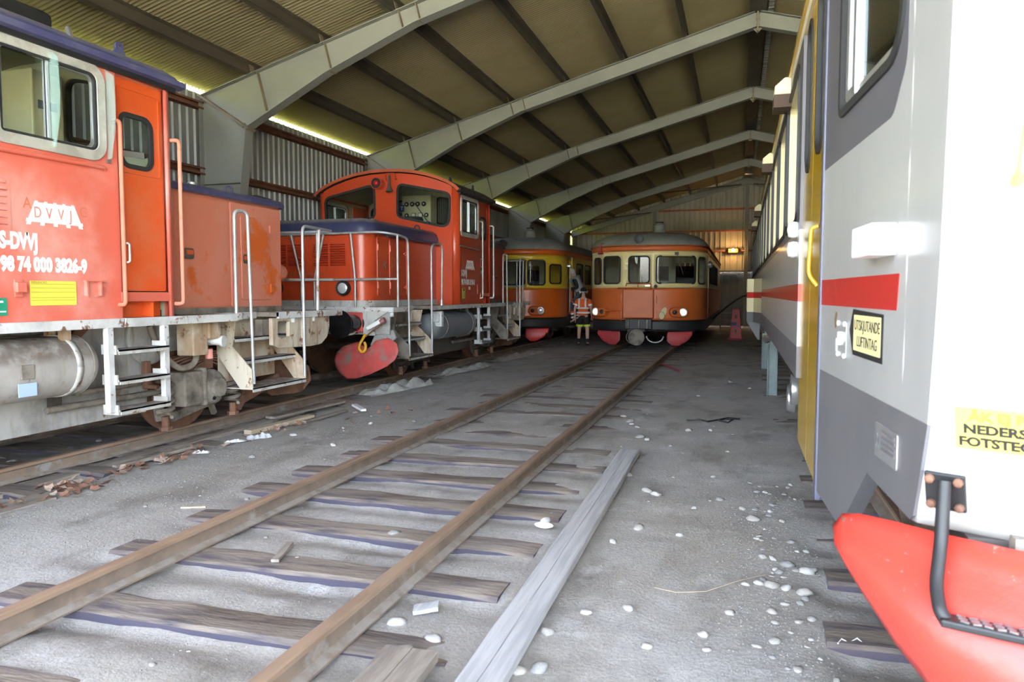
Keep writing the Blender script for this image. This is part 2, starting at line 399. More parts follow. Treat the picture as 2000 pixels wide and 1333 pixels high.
mat('red', (.62,.03,.025), rough=.4)
mat('red_lamp', (.70,.012,.012), rough=.12, coat=.5)
mat('hook_yellow', (.80,.42,.03), rough=.45)
mat('white', (.85,.85,.84), rough=.5)
mat('paint_white', (.88,.86,.84), rough=.55)
mat('sign_yellow', (.85,.74,.10), rough=.5)
mat('sign_green', (.02,.30,.17), rough=.5)
mat('ghost', (.64,.17,.085), rough=.5)
mat('cab_inside', (.46,.43,.30), (.40,.37,.25), scale=2, rough=.6)
mat('cab_panel', (.62,.56,.36), rough=.6)
mat('cab_dark', (.06,.06,.07), rough=.6)
mat('blue_sign', (.03,.07,.30), rough=.4)
mat('lens', (.85,.87,.88), rough=.12, metal=.35, coat=.5)
mat('lens_glow', (.95,.95,.95), rough=.1, emit=(1,.97,.9,.12))  # faint glow stands in for daylight reflected by the headlight lens
glass_mat('glass', (.90,.93,.91), 1.4)
glass_mat('glass_car', (.80,.84,.83), 1.75)
glass_mat('glass_side', (.88,.90,.88), 1.35)
mat('glass_green', (.35,.52,.48), rough=.04, alpha=.33, spec=.5)
# railcars
mat('cream', (.84,.71,.33), (.78,.65,.30), scale=2, rough=.38, coat=.2)
mat('yellow_d', (.74,.50,.035), (.70,.46,.03), scale=2, rough=.35, coat=.25)
mat('orange_c', (.64,.14,.03), (.59,.125,.028), scale=2, rough=.45)
mat('orange_d', (.68,.125,.015), (.64,.115,.015), scale=2, rough=.33, coat=.25)
mat('roof_c', (.255,.26,.235), (.20,.20,.18), scale=1.6, rough=.75)
mat('plow_c', (.47,.045,.05), (.38,.04,.045), scale=3, rough=.45)
mat('plow_d', (.70,.02,.018), rough=.4)
mat('side_dark', (.16,.075,.03), (.13,.06,.028), scale=2, rough=.4)
mat('interior', (.10,.095,.085), (.08,.075,.07), scale=2, rough=.8)
mat('emblem', (.68,.58,.30), rough=.5)
mat('emblem_brown', (.20,.13,.06), rough=.5)
# modern railcar
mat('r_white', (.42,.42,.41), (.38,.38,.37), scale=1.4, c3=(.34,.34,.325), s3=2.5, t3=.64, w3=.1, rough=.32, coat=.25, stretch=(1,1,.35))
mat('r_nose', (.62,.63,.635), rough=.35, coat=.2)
mat('r_grey', (.115,.11,.13), (.13,.125,.145), scale=1.5, rough=.4, coat=.2)
mat('r_grey_low', (.15,.145,.155), (.13,.125,.135), scale=1.5, rough=.5)
mat('r_yellow', (.60,.365,.015), (.56,.34,.015), scale=1.2, rough=.22, coat=.4)
mat('r_red', (.56,.035,.03), rough=.25, coat=.4)
mat('r_cream', (.78,.70,.45), rough=.5)
mat('r_pale', (.72,.67,.50), rough=.6)
mat('alu', (.72,.72,.72), rough=.3, metal=.8)
mat('r_plow', (.74,.055,.035), (.68,.05,.035), scale=3, c3=(.20,.15,.12), s3=16, t3=.635, w3=.03, rough=.4, bump=.2, bscale=9)
mat('hatch_edge', (.35,.26,.15), rough=.7)
mat('sticker', (.86,.68,.12), rough=.45)
mat('sign_pale', (.85,.76,.38), rough=.4)
mat('ink', (.02,.02,.02), rough=.5)
mat('ink_brown', (.30,.22,.05), rough=.5)
# people
mat('skin', (.60,.36,.27), rough=.55)
mat('hivis', (.85,.13,.02), rough=.7)
mat('reflex', (.85,.85,.86), rough=.3, metal=.2)
mat('cloth_black', (.014,.014,.016), rough=.85)
mat('cloth_grey', (.27,.27,.275), rough=.85)
mat('cloth_slate', (.07,.07,.085), rough=.85)
mat('hi_yellow', (.60,.78,.05), rough=.7)
mat('hair_grey', (.62,.60,.57), rough=.8)
mat('lamp_glow', (1,.75,.4), emit=(1,.62,.25,5))
mat('lamp_body', (.65,.22,.04), rough=.5)
mat('cone_red', (.50,.04,.045), (.40,.035,.04), scale=4, rough=.5)
mat('cone_blue', (.09,.10,.28), rough=.6)
mat('jack_green', (.20,.25,.25), (.15,.19,.19), scale=3, rough=.5)
# ================================================================== the shed
RX, RZ, SL = .23, 7.22, .275            # ridge, rafter top at the ridge, roof slope
XL, XR_, Y0, Y1 = -8.60, 9.06, -3.9, 38.45  # unseen near end carried behind the camera to even out the daylight
def rafter_z(x): return RZ - SL*abs(x - RX)
def roof_z(x): return rafter_z(x) + .19
# ground: one uneven dirt surface
def gz(x, y):
    h = .014*noise.noise((x*.9, y*.9, 3.1)) + .010*noise.noise((x*2.7, y*2.7, 9.0)) + .006*noise.noise((x*8, y*8, 1.0)) + .003*noise.noise((x*21, y*21, 2.0))
    base = 0.0
    for cx, s0, pt in ((-6.65, 1.0, .70), (-2.49, 1.53, .73), (1.80, 1.35, .78)):
        t = abs(x - cx)
        if t < 1.42:
            w = min(1, (1.42 - t)/.12); near = max(.22, min(1, (8.5 - y)/4.5))
            fr = (y - s0)/pt % 1.0                      # 0 on a sleeper, the dirt is scooped out on its camera side
            base += w*(.012 - near*(.050*max(0, 1-abs(fr-.74)/.30)*(.75+.8*noise.noise((x*1.1, y*.8, 21))) + .014)) + .012*noise.noise((x*1.7, y*1.3, 5))*w
    return base + h
xs = [XL + .2 + (XR_ - XL - .4)*i/8 for i in range(0)]
gx = []; x = XL - .3
while x < XR_ + .3: gx.append(x); x += (.055 if -4.2 < x < 1.4 else .16)
gy = []; y = Y0 - .2
while y < Y1 + .3: gy.append(y); y += (.05 if 1.6 < y < 7 else (.1 if y < 14 else .3))
mb = MB(); mb.grid([[(x, y, gz(x, y)) for x in gx] for y in gy])
struct(mb.build('floor', 'ground', smooth=180), 'dusty grey dirt floor of the train shed', 'floor')
mb = MB()
mb.add([(-150,-150,-.04),(150,-150,-.04),(150,Y0-.15,-.04),(-150,Y0-.15,-.04)], [(0,1,2,3)])
mb.add([(-150,Y0-.15,-.04),(XL-.25,Y0-.15,-.04),(XL-.25,150,-.04),(-150,150,-.04)], [(0,1,2,3)])
mb.add([(XR_+.25,Y0-.15,-.04),(150,Y0-.15,-.04),(150,150,-.04),(XR_+.25,150,-.04)], [(0,1,2,3)])
struct(mb.build('floor', 'outside'), 'sunlit open yard outside the shed', 'yard')
# ceiling: sinus-corrugated sheets on both slopes
def corrugated(rows_at, n0, n1, pitch, amp, per=6):
    n = int((n1-n0)/pitch*per)
    return [rows_at(n0 + (n1-n0)*i/n, amp*math.cos(2*PI*i/per)) for i in range(n+1)]
ceil = thing('ceiling', 'corrugated olive beige metal roof lining of the shed', 'ceiling', (RX, 18, 7), world=True, kind='structure')
nl = math.sqrt(1+SL*SL)
for s_, xe in ((-1, XL-.02), (1, XR_+.02)):
    mb = MB()
    mb.grid(corrugated(lambda y, a: [(RX, y, roof_z(RX)+a+.012), (xe, y, roof_z(xe)+a+.012)], Y0-.3, Y1+.2, .076, .015))
    mb.build('roof_sheet', 'ceil', ceil, smooth=75)
    mb = MB(); mb.add([(RX, Y0-.3, roof_z(RX)+.06), (xe, Y0-.3, roof_z(xe)+.06), (xe, Y1+.2, roof_z(xe)+.06), (RX, Y1+.2, roof_z(RX)+.06)], [(0,1,2,3)])
    mb.build('roof_covering', 'roof_dark', ceil)
def purlin_bm(x):
    z = rafter_z(x); s_ = SL if x < RX else -SL; c = 1/nl; up = Vector((-s_*c, 0, c)); al = Vector((c, 0, s_*c)); p = Vector((x, 0, z))
    mb = MB(); h, w, t = .185, .065, .008
    for a, b, d, e in ((-t/2, t/2, 0, h), (-w, t/2, 0, t), (-t/2, w, h-t, h)):      # web, bottom lip, top lip
        q = [p + al*a + up*d, p + al*b + up*d, p + al*b + up*e, p + al*a + up*e]
        mb.prism([(v.x, v.z) for v in q], 'y', Y0, Y1)
    return mb
for k in range(6):
    purlin_bm(RX - 7.73 + 1.27*k).build('purlin', 'purlin', ceil); purlin_bm(RX + 7.73 - 1.27*k).build('purlin', 'purlin', ceil)
mb = MB(); mb.box(RX-.16, RX+.16, Y0, Y1, RZ-.02, RZ+.12); mb.build('ridge_beam', 'purlin', ceil)
mb = MB()
for k in range(205): mb.box(RX+.20, RX+.30, Y0+.2+k*.2, Y0+.29+k*.2, RZ+.03, RZ+.10)
mb.build('ridge_louvre', 'frame_grey', ceil, kind='stuff')
# walls
def trap(rows_at, n0, n1, pitch, depth, rib=.22, slope=.12):
    out = []; n = int((n1-n0)/pitch)
    for i in range(n):
        b = n0 + i*pitch
        for f, d in ((0, 0), (.5-rib/2-slope/2, 0), (.5-rib/2+slope/2, depth), (.5+rib/2-slope/2, depth), (.5+rib/2+slope/2, 0)):
            out.append(rows_at(b + f*pitch, d))
    return out
wl = thing('wall_left', 'grey ribbed sheet metal wall with rust brown girts behind the locomotives', 'wall', (XL, 18, 0), world=True, kind='structure')
mb = MB(); mb.grid(trap(lambda y, d: [(XL+d, y, -.1), (XL+d, y, 4.905)], Y0, Y1, .166, .03))
mb.build('sheeting', 'wall_sheet', wl)
for z in (4.68, 3.62, 2.5, 1.35, .5):
    mb = MB(); mb.prism([(XL+.035, z-.06), (XL+.15, z-.06), (XL+.15, z-.052), (XL+.043, z-.052), (XL+.043, z+.052), (XL+.15, z+.052), (XL+.15, z+.06), (XL+.035, z+.06)], 'y', Y0, Y1)
    mb.box(XL+.142, XL+.15, Y0, Y1, z-.06, z-.03); mb.box(XL+.142, XL+.15, Y0, Y1, z+.03, z+.06)
    mb.build('girt', 'girt', wl)
wr = thing('wall_right', 'grey ribbed sheet metal wall behind the grey and white railcar', 'wall', (XR_, 18, 0), world=True, kind='structure')
mb = MB(); mb.grid(trap(lambda y, d: [(XR_-d, y, -.1), (XR_-d, y, 4.99)], Y0, Y1, .166, .03)); mb.build('sheeting', 'wall_sheet', wr)
wb = thing('wall_back', 'beige ribbed gable wall at the far end of the shed', 'wall', (RX, Y1, 0), world=True, kind='structure')
mb = MB(); mb.grid(trap(lambda x, d: [(x, Y1-d, 2.68), (x, Y1-d, roof_z(x))], XL, XR_+.3, .25, .035, .3)); mb.build('upper_sheeting', 'wall_back', wb)
mb = MB(); mb.grid(trap(lambda x, d: [(x, Y1+.03-d, -.1), (x, Y1+.03-d, 2.70)], XL, XR_+.4, .33, .02, .12)); mb.build('lower_sheeting', 'wall_low', wb)
for z in (2.70, 3.71, 4.70, 5.75):
    hw = 8.7 if z < 4.9 else (RZ-.3-z)/SL
    mb = MB(); mb.box(max(XL, RX-hw), min(XR_, RX+hw), Y1-.16, Y1-.04, z-.04, z+.04); mb.build('girt', 'girt_red' if z > 3 else 'wall_low', wb)
for x in (RX, -4.2, 4.7, -8.3):
    mb = MB(); mb.box(x-.09, x+.09, Y1-.30, Y1-.28, 0, rafter_z(x)-.1); mb.box(x-.09, x+.09, Y1-.16, Y1-.14, 0, rafter_z(x)-.1); mb.box(x-.01, x+.01, Y1-.3, Y1-.14, 0, rafter_z(x)-.1)
    mb.build('wall_post', 'frame_grey', wb)
for s_ in (-1, 1):
    xe = XL+.15 if s_ < 0 else XR_-.15
    mb = MB(); mb.prism([(RX, RZ-.02), (xe, rafter_z(xe)-.02), (xe, rafter_z(xe)-.28), (RX, RZ-.28)], 'y', Y1-.34, Y1-.30)
    mb.prism([(RX, RZ), (xe, rafter_z(xe)), (xe, rafter_z(xe)-.02), (RX, RZ-.02)], 'y', Y1-.42, Y1-.22); mb.prism([(RX, RZ-.28), (xe, rafter_z(xe)-.28), (xe, rafter_z(xe)-.30), (RX, RZ-.30)], 'y', Y1-.42, Y1-.22)
    mb.build('gable_rafter', 'frame_grey', wb)
    mb = MB(); mb.bar((RX+s_*.3, Y1-.5, RZ-.35), (RX+s_*4.3, Y1-5.2, rafter_z(RX+4.3)-.1), .05, .05); mb.build('wind_brace', 'purlin', wb)
    mb = MB(); mb.bar((RX+s_*4.6, Y1-.5, rafter_z(RX+4.6)-.3), (RX+s_*8.3, Y1-5.2, rafter_z(RX+8.3)-.2), .05, .05); mb.build('wind_brace', 'purlin', wb)
# portal frames
ORD = ['first', 'second', 'third', 'fourth', 'fifth']
def portal(Y, label):
    t = thing('portal_frame', label, 'roof frame', (RX, Y, 0), 'steel portal frames', world=True, kind='structure')
    def half(s_):
        X = lambda x: RX + s_*(x - RX)            # mirrored for the right half
        w, ft = .006, .012
        col = [(-8.47,-.05),(-8.12,-.05),(-7.70,3.42),(-7.59,4.27),(-8.47,rafter_z(-8.47))]
        raf = [(-8.47,rafter_z(-8.47)),(-7.59,4.27),(-6.15,5.00),(-4.66,5.60),(RX,RZ-.30),(RX,RZ)]
        for nm, pl in (('column', col), ('rafter', raf)):
            mb = MB(); mb.prism([(X(a), b) for a, b in pl], 'y', Y-w, Y+w)
            edges = [(pl[i], pl[(i+1) % len(pl)]) for i in range(len(pl))]
            for i, (a, b) in enumerate(edges):
                if nm == 'column' and i in (0, 3): continue
                if nm == 'rafter' and i in (0, 4): continue
                mb.bar((X(a[0]), Y, a[1]), (X(b[0]), Y, b[1]), .20, ft, up=(-(b[1]-a[1]), 0, (b[0]-a[0])*s_))
            mb.build(nm, 'frame_grey', t)
        # knee plates, web stiffeners
        mb = MB(); a, b = (-8.50, rafter_z(-8.47)+.02), (-7.55, 4.24)
        mb.bar((X(a[0]), Y, a[1]), (X(b[0]), Y, b[1]), .20, .035, up=(.5, 0, .8)); mb.build('knee_plate', 'frame_edge', t)
        mb = MB()
        for f in (.06, .12, .9, .96):
            p = (a[0]+(b[0]-a[0])*f, a[1]+(b[1]-a[1])*f)
            for dy in (-.07, .07):
                mb.cyl((X(p[0]-.02), Y+dy, p[1]-.04), (X(p[0]+.02), Y+dy, p[1]+.04), .014, 6)
        mb.build('knee_bolts', 'frame_edge', t, kind='stuff')
        for px, ln in ((-7.38,.62), (-6.17,.46), (-4.92,.27), (-4.64,.27)):
            zt = rafter_z(px); mb = MB(); mb.bar((X(px), Y, zt-.01), (X(px+.15*ln/.6), Y, zt-ln), .16, .010, up=(1, 0, .2)); mb.build('stiffener', 'frame_edge', t)
        mb = MB(); mb.bar((X(-8.44), Y, 3.40), (X(-7.72), Y, 3.40), .19, .012); mb.build('stiffener', 'frame_grey', t)
        for k in range(6):
            px = RX - 7.73 + 1.27*k; zt = rafter_z(px)
            mb = MB(); mb.bar((X(px+.012), Y, zt), (X(px-.04), Y, zt+.16), .11, .008, up=(1,0,0)); mb.build('purlin_cleat', 'frame_edge', t)
    half(1); half(-1)
    mb = MB(); mb.box(RX-.014, RX+.014, Y-.1, Y+.1, RZ-.40, RZ+.02); mb.prism([(RX-.12, RZ-.30), (RX+.12, RZ-.30), (RX, RZ-.42)], 'y', Y-.008, Y+.008)
    mb.build('ridge_plate', 'frame_edge', t)
    mb = MB()
    for z in (RZ-.05, RZ-.16, RZ-.27, RZ-.36):
        for dy in (-.06, .06): mb.cyl((RX-.03, Y+dy, z), (RX+.03, Y+dy, z), .013, 6)
    mb.build('ridge_bolts', 'frame_edge', t, kind='stuff')
for k in range(5):
    portal(10.35 + 5.6*k, 'grey steel portal frame spanning the shed, %s in view from the camera' % ORD[k])
portal(4.75, 'grey steel portal frame above the near end of the shed'); portal(-.85, 'grey steel portal frame over the shed entrance behind the camera')
# ridge lamp, back wall lamp
t = thing('wall_lamp', 'small glowing orange lamp on the far gable wall', 'lamp', (-.38, Y1-.2, 3.71), world=True)
mb = MB(); mb.box(-.62, -.14, Y1-.30, Y1-.16, 3.60, 3.80); mb.build('lamp_housing', 'lamp_body', t, bevel=.02)
mb = MB(); mb.box(-.95, .1, Y1-.20, Y1-.16, 3.77, 3.82); mb.build('mounting_bar', 'purlin', t)
mb = MB(); mb.lathe([(.02,0),(.075,.02),(.085,.06),(.06,.1),(.01,.115)], (-.38, Y1-.29, 3.72), (0,-1,0), 12); mb.build('bulb', 'lamp_glow', t, smooth=60)
ld = bpy.data.lights.new('wall_lamp_light', 'POINT'); ld.energy = 7; ld.color = (1, .55, .18); ld.shadow_soft_size = .08
lo_ = bpy.data.objects.new('wall_lamp_light', ld); COL.objects.link(lo_); lo_.location = (-.38, Y1-.48, 3.72)
t = thing('ridge_lamp', 'small shiny lamp hanging under the ridge near the gable wall', 'lamp', (.25, 33.2, 6.6), world=True)
mb = MB(); mb.lathe([(.02,0),(.05,-.1),(.14,-.2),(.19,-.32),(.17,-.33)], (.25, 33.2, 6.95), (0,0,1), 14); mb.build('shade', 'alu', t, smooth=40)
mb = MB(); mb.cyl((.25,33.2,6.9),(.25,33.2,7.15),.012,6); mb.build('stem', 'purlin', t)
# greenery outside the left eave gap
def bush(label, x, y0, y1, h, wd, seed):
    t = MB(); rows = []
    nv, nu = 14, int((y1-y0)/.35)
    for i in range(nv+1):
        a = PI*i/nv; r_ = []
        for k in range(nu+1):
            y = y0 + (y1-y0)*k/nu
            q = 1 + .16*noise.noise((a*3, y*1.3, seed)) + .08*noise.noise((a*8, y*3.5, seed+3))
            r_.append((x + wd*math.cos(a)*q, y, max(-.05, h*(math.sin(a)**.6)*q - .05)))
        rows.append(r_)
    t.grid(rows); tag(t.build('hedge', 'foliage', smooth=180), label, 'hedge')
bush('sunlit yellow green hedge seen through the slit under the left eave', -15.5, -2, 60, 7.5, 2.6, 1.0)
# ================================================================== tracks
RT = .15                                     # rail top
def rail_profile():
    h = .134; b = RT - h
    return [(-.058,b),(.058,b),(.058,b+.010),(.012,b+.026),(.008,b+.040),(.008,b+.094),(.033,b+.106),(.033,b+.128),(.024,b+h),(-.024,b+h),(-.033,b+.128),(-.033,b+.106),(-.008,b+.094),(-.008,b+.040),(-.012,b+.026),(-.058,b+.010)]
def railway_track(cx, y0, y1, label, seed, sl0, pitch=.73, side=None):
    r = rnd(seed)
    t = thing('railway_track', label, 'track', (cx, y0, 0), 'tracks in the shed', world=True, kind='structure')
    for s_ in (-1, 1):
        X = cx + s_*.755; pf = rail_profile()
        n = int((y1-y0)/2.5); rows = []
        for i in range(n+1):
            y = y0 + (y1-y0)*i/n; dx = .006*math.sin(y*.5+seed); rows.append([(X+dx+p[0], y, p[1]) for p in pf])
        mb = MB(); mb.grid(rows, True); mb.f.append(tuple(range(16))); mb.f.append(tuple(len(mb.v)-16+i for i in range(16)))
        ro = mb.build('rail', 'rail', t)
        rows = [[(q[0][0]-pf[0][0]+p[0], q[0][1], p[1]) for p in ((-.0345,RT-.027),(-.0345,RT-.005),(-.025,RT+.0015),(.025,RT+.0015),(.0345,RT-.005),(.0345,RT-.027))] for q in rows]
        mb = MB(); mb.grid(rows); mb.build('rail_head', 'rail_head', ro, smooth=30)
    meshes = []
    for v in range(4):                       # four worn sleeper shapes
        q = rnd(seed*10+v); mb = MB(); n = 12; rows = []
        for i in range(n+1):
            x = -1.34 + 2.68*i/n; a, b, c = [.010*q.uniform(-1, 1) for _ in range(3)]
            e = .02 if i in (0, n) else 0
            rows.append([(x, -.115+a, -.15), (x, -.118+a+e*.3, .012-abs(b)-e), (x, -.095+a, .020+b*.4-e*.5), (x, .095+c, .020+c*.4-e*.5), (x, .118+c, .012-abs(a)-e), (x, .115+c, -.15)])
        mb.grid(rows, True); mb.f.append(tuple(range(6))); mb.f.append(tuple(len(mb.v)-6+i for i in range(6)))
        meshes.append(mb.mesh('sleeper', 25)); meshes[-1].materials.append(M['sleeper'])
    y = sl0; i = 0
    while y < min(y1, 36):
        o = link('sleeper', meshes[i % 4], None, t); o.location = (cx + r.uniform(-.06, .06), y + r.uniform(-.035, .035), r.uniform(-.012, .006) - (.008 if y > 8 else 0))
        o.rotation_euler = (0, r.uniform(-.004, .004), r.uniform(-.022, .022)); o.scale = (r.uniform(.96, 1.0), r.uniform(1.05, 1.28), 1)
        y += pitch; i += 1
    return t
railway_track(-2.49, -3.0, 37.8, 'railway track in the middle, leading to the cream and orange railcar', 1, 1.53)
railway_track(-6.65, -3.0, 37.8, 'railway track on the left under the orange locomotives', 2, 1.0, .70)
railway_track(1.80, -3.0, 37.8, 'railway track on the right under the grey and white railcar', 3, 1.35, .78)
# ================================================================== shunting locomotives
FX = lambda x0: (lambda u, v, d: (x0 + d, u, v))          # wall facing +x: u = y, v = z
FXN = lambda x0: (lambda u, v, d: (x0 - d, u, v))         # wall facing -x
FY = lambda y0: (lambda u, v, d: (u, y0 - d, v))          # wall facing -y: u = x, v = z
FYP = lambda y0: (lambda u, v, d: (u, y0 + d, v))         # wall facing +y
ROOF = [(0,3.97),(.3,3.962),(.6,3.925),(.87,3.865),(1.12,3.785),(1.30,3.71),(1.43,3.635),(1.52,3.555)]
ROOFP = [(-x, z) for x, z in ROOF[::-1]] + ROOF[1:]
def roofz(x):
    x = abs(x)
    for (a, b), (c, d) in zip(ROOF, ROOF[1:]):
        if a <= x <= c: return b + (d-b)*(x-a)/(c-a)
    return ROOF[-1][1]
def hood_outline(hw, y0, y1, r, n=6):
    return [(-hw, y1)] + [( -hw + r - r*math.cos(math.radians(90*i/n)), y0 + r - r*math.sin(math.radians(90*i/n))) for i in range(n+1)] + \
           [( hw - r + r*math.sin(math.radians(90*i/n)), y0 + r - r*math.cos(math.radians(90*i/n))) for i in range(n+1)] + [(hw, y1)]
def off_outline(pl, d):
    m = len(pl); out = []
    for i, p in enumerate(pl):
        a = Vector(pl[max(0, i-1)]); b = Vector(pl[min(m-1, i+1)]); t = (b-a).normalized(); out.append((p[0]+t.y*d, p[1]-t.x*d))
    return out
def wheelset(t, y, rm='wheel_rim', x0=0):
    z = .65
    for s_ in (-1, 1):
        mb = MB(); o = (x0+s_*.83, y, z); ax = (-s_, 0, 0)
        mb.lathe([(.40,0),(.455,0),(.50,.012),(.50,.10),(.53,.112),(.53,.135),(.40,.135)], o, ax, 36); w = mb.build('wheel', rm, t, smooth=35)
        mb = MB(); mb.lathe([(.02,.01),(.11,.012),(.13,.035),(.33,.06),(.40,.03),(.405,.10),(.12,.12),(.02,.12)], o, ax, 36); mb.build('wheel_disc', 'wheel', w, smooth=40)
    mb = MB(); mb.cyl((x0-.72, y, z), (x0+.72, y, z), .075, 12); mb.build('axle', 'grime', t, smooth=60)
def helix(c, r, z0, z1, turns, wr, n=10):
    return [(c[0]+r*math.cos(2*PI*i/n), c[1]+r*math.sin(2*PI*i/n), z0+(z1-z0)*i/(n*turns)) for i in range(n*turns+1)]
def locomotive(y0, V, label):
    A = V == 'A'
    t = thing('shunting_locomotive', label, 'locomotive', (-6.65, y0, 0), 'orange shunting locomotives')
    body = 'orange_a' if A else 'orange_b'; hoodm = 'orange_hood_a' if A else 'orange_b'; cover = 'blue_a' if A else 'blue_b'
    fr = 'frame_white' if A else 'frame_grey_b'; rusty = 'frame_rusty'; edge = 'edge_white'
    pipe = 'galv'
    # ---- deck
    near = [(1.53,-2.25),(1.53,-2.85)]
    def deck(s_):
        return [(s_*x, y) for x, y in ((0,-2.85),(1.53,-2.85),(1.53,-2.30),(1.18,-2.30),(1.18,-1.36),(1.53,-1.36),(1.53,2.84),(1.22,2.84),(1.22,3.52),(1.53,3.52),(1.53,4.95),(0,4.95))]
    mb = MB(); pl = deck(1) + deck(-1)[::-1]
    pl = [p for i, p in enumerate(pl) if p != pl[i-1]]
    mb.prism([p for p in pl if not (p[0] == 0 and False)], 'z', 1.345, 1.398); mb.build('deck', 'grime_pale', t)
    for s_ in (1, -1):
        for a, b, x in ((-2.85,-2.30,1.53),(-1.36,1.245,1.53),(1.26,2.02,1.535),(2.03,2.84,1.53),(3.52,4.95,1.53),(2.84,3.52,1.22),(-2.30,-1.36,1.18)):
            mb = MB(); mb.prism([(s_*(x+.006), 1.325), (s_*(x+.006), 1.402), (s_*(x-.03), 1.402), (s_*(x-.03), 1.325)], 'y', a, b); mb.build('deck_edge', edge, t)
    mb = MB(); mb.box(-1.53, 1.53, -2.862, -2.83, 1.325, 1.402); mb.build('deck_edge', edge, t)
    mb = MB(); mb.box(-1.53, 1.53, 4.93, 4.96, 1.325, 1.402); mb.build('deck_edge', edge, t)
    # ---- frame plates, wheels, running gear
    pl = [(-2.8,1.33),(-2.8,.98),(-1.80,.98),(-1.68,1.04),(-.62,1.04),(-.48,.42),(2.12,.42),(2.20,1.0),(3.3,1.03),(4.6,1.03),(4.6,1.33)]
    for s_ in (1, -1):
        mb = MB(); mb.prism(pl, 'x', s_*.88, s_*.91); mb.build('frame_plate', 'plate_a' if A else 'plate_b', t)
    mb = MB(); mb.box(-.86, .86, -2.6, 4.4, 1.02, 1.32); mb.build('underframe', 'grime', t)
    mb = MB(); mb.prism([(1.32,1.33),(1.46,1.33),(.72,.72),(.58,.72)], 'x', .915, .965); mb.build('diagonal_brace', 'rust', t)
    wheelset(t, 2.72); wheelset(t, -1.13)
    for yc in (2.72, -1.13):
        for s_ in (1, -1):
            g = 'grime_pale' if A else 'grime'
            mb = MB(); mb.box(s_*.93, s_*1.20, yc-.37, yc-.02, .44, .80); mb.box(s_*.93, s_*1.23, yc-.10, yc-.06, .42, .83); ab = mb.build('axle_box', g, t, bevel=.02)
            mb = MB(); mb.lathe([(.19,0),(.20,.10),(.19,.20),(.15,.25),(.11,.262),(.10,.30),(.02,.305)], (s_*.98, yc+.08, .60), (s_,0,0), 20); mb.build('axle_cover', g, ab, smooth=40)
            mb = MB()
            for dy, dz in ((-.06,-.11),(.08,-.11)): mb.cyl((s_*1.20, yc+.08+dy, .60+dz), (s_*1.245, yc+.08+dy, .60+dz), .022, 8)
            mb.build('cover_bolts', 'black', ab)
            mb = MB()
            for k in range(6):
                L = .58 - k*.075; rows = []
                zb = .99 - k*.022
                pp = [(yc+.1+L*f, zb - .06*f*f) for f in [i/6-1 for i in range(13)]]
                mb.prism(pp + [(a, b-.018) for a, b in pp[::-1]], 'x', s_*1.0, s_*1.09)
            sp = mb.build('leaf_spring', 'rust' if A else 'grime', t)
            mb = MB(); mb.box(s_*.98, s_*1.11, yc+.04, yc+.17, .80, 1.02); mb.build('spring_buckle', 'rust', sp)
            for dy in (-.50, .55):
                mb = MB(); mb.tube(helix((s_*1.06, yc+dy), .075, .36, .76, 5, .02), .022, 6); mb.build('coil_spring', g, t, smooth=60)
                mb = MB(); mb.cyl((s_*1.06, yc+dy, .24), (s_*1.06, yc+dy, .36), .04, 10); mb.cyl((s_*1.06, yc+dy, .22), (s_*1.06, yc+dy, .26), .065, 6); mb.build('spring_rod', 'rust', t)
            mb = MB(); mb.bar((s_*.95, yc-.42, .30), (s_*.98, yc+.30, .42), .05, .10); mb.bar((s_*.95, yc-.45, .30), (s_*.93, yc-.48, .60), .06, .10); mb.bar((s_*.96, yc+.30, .42), (s_*.96, yc+.62, .50), .04, .07)
            mb.build('brake_rod', g, t, bevel=.01)
            mb = MB(); mb.bar((s_*.80, yc+.42, .50), (s_*.80, yc+.55, .22), .05, .05); mb.build('brake_hanger', g, t)
    # ---- air tank with straps
    mb = MB(); L0, L1 = -1.02, 1.08
    mb.lathe([(.02,0),(.12,.012),(.20,.055),(.24,.12),(.25,.17),(.25,L1-L0-.17),(.24,L1-L0-.12),(.20,L1-L0-.055),(.12,L1-L0-.012),(.02,L1-L0)], (1.27, L0, 1.02), (0,1,0), 28)
    tk = mb.build('air_tank', 'tank_a' if A else 'tank_b', t, smooth=40)
    for yy in (-.55, .80):
        mb = MB(); rows = [[(1.27+.256*math.cos(a), y, 1.02+.256*math.sin(a)) for y in (yy-.03, yy+.03)] for a in [2*PI*i/28 for i in range(29)]]
        mb.grid(rows); mb.build('tank_strap', fr, tk, smooth=60, solid=.008)
        mb = MB(); mb.box(1.20, 1.235, yy-.05, yy+.03, 1.2, 1.33); mb.box(1.36, 1.40, yy-.06, yy+.03, 1.17, 1.33); mb.build('tank_hanger', rusty if A else fr, tk)
    mb = MB(); rows = [[(1.27+.253*math.cos(a), y, 1.02+.253*math.sin(a)) for y in (.935, .945)] for a in [2*PI*i/28 for i in range(29)]]; mb.grid(rows); mb.build('weld_seam', 'grime_pale' if A else 'grime', tk, solid=.004)
    if A:
        mb = MB(); mb.box(1.50, 1.53, .27, .38, .97, 1.08); mb.build('tank_plate', 'grime_pale', tk, bevel=.005)
        mb = MB(); mb.box(1.512, 1.520, .25, .40, .84, .94); mb.build('tank_label', mat('label_blue', (.42,.55,.72), rough=.5), tk)
    else:
        mb = MB(); mb.box(1.36, 1.56, -.98, -.86, 1.02, 1.30); mb.box(1.40, 1.52, -1.02, -.83, 1.10, 1.26); mb.build('valve_block', edge, t, bevel=.02)
        mb = MB(); mb.tube(bent([(1.45,-.95,1.02),(1.45,-.95,.90),(1.40,-.80,.86)], .05), .018, 8); mb.build('valve_pipe', 'grime_pale', t)
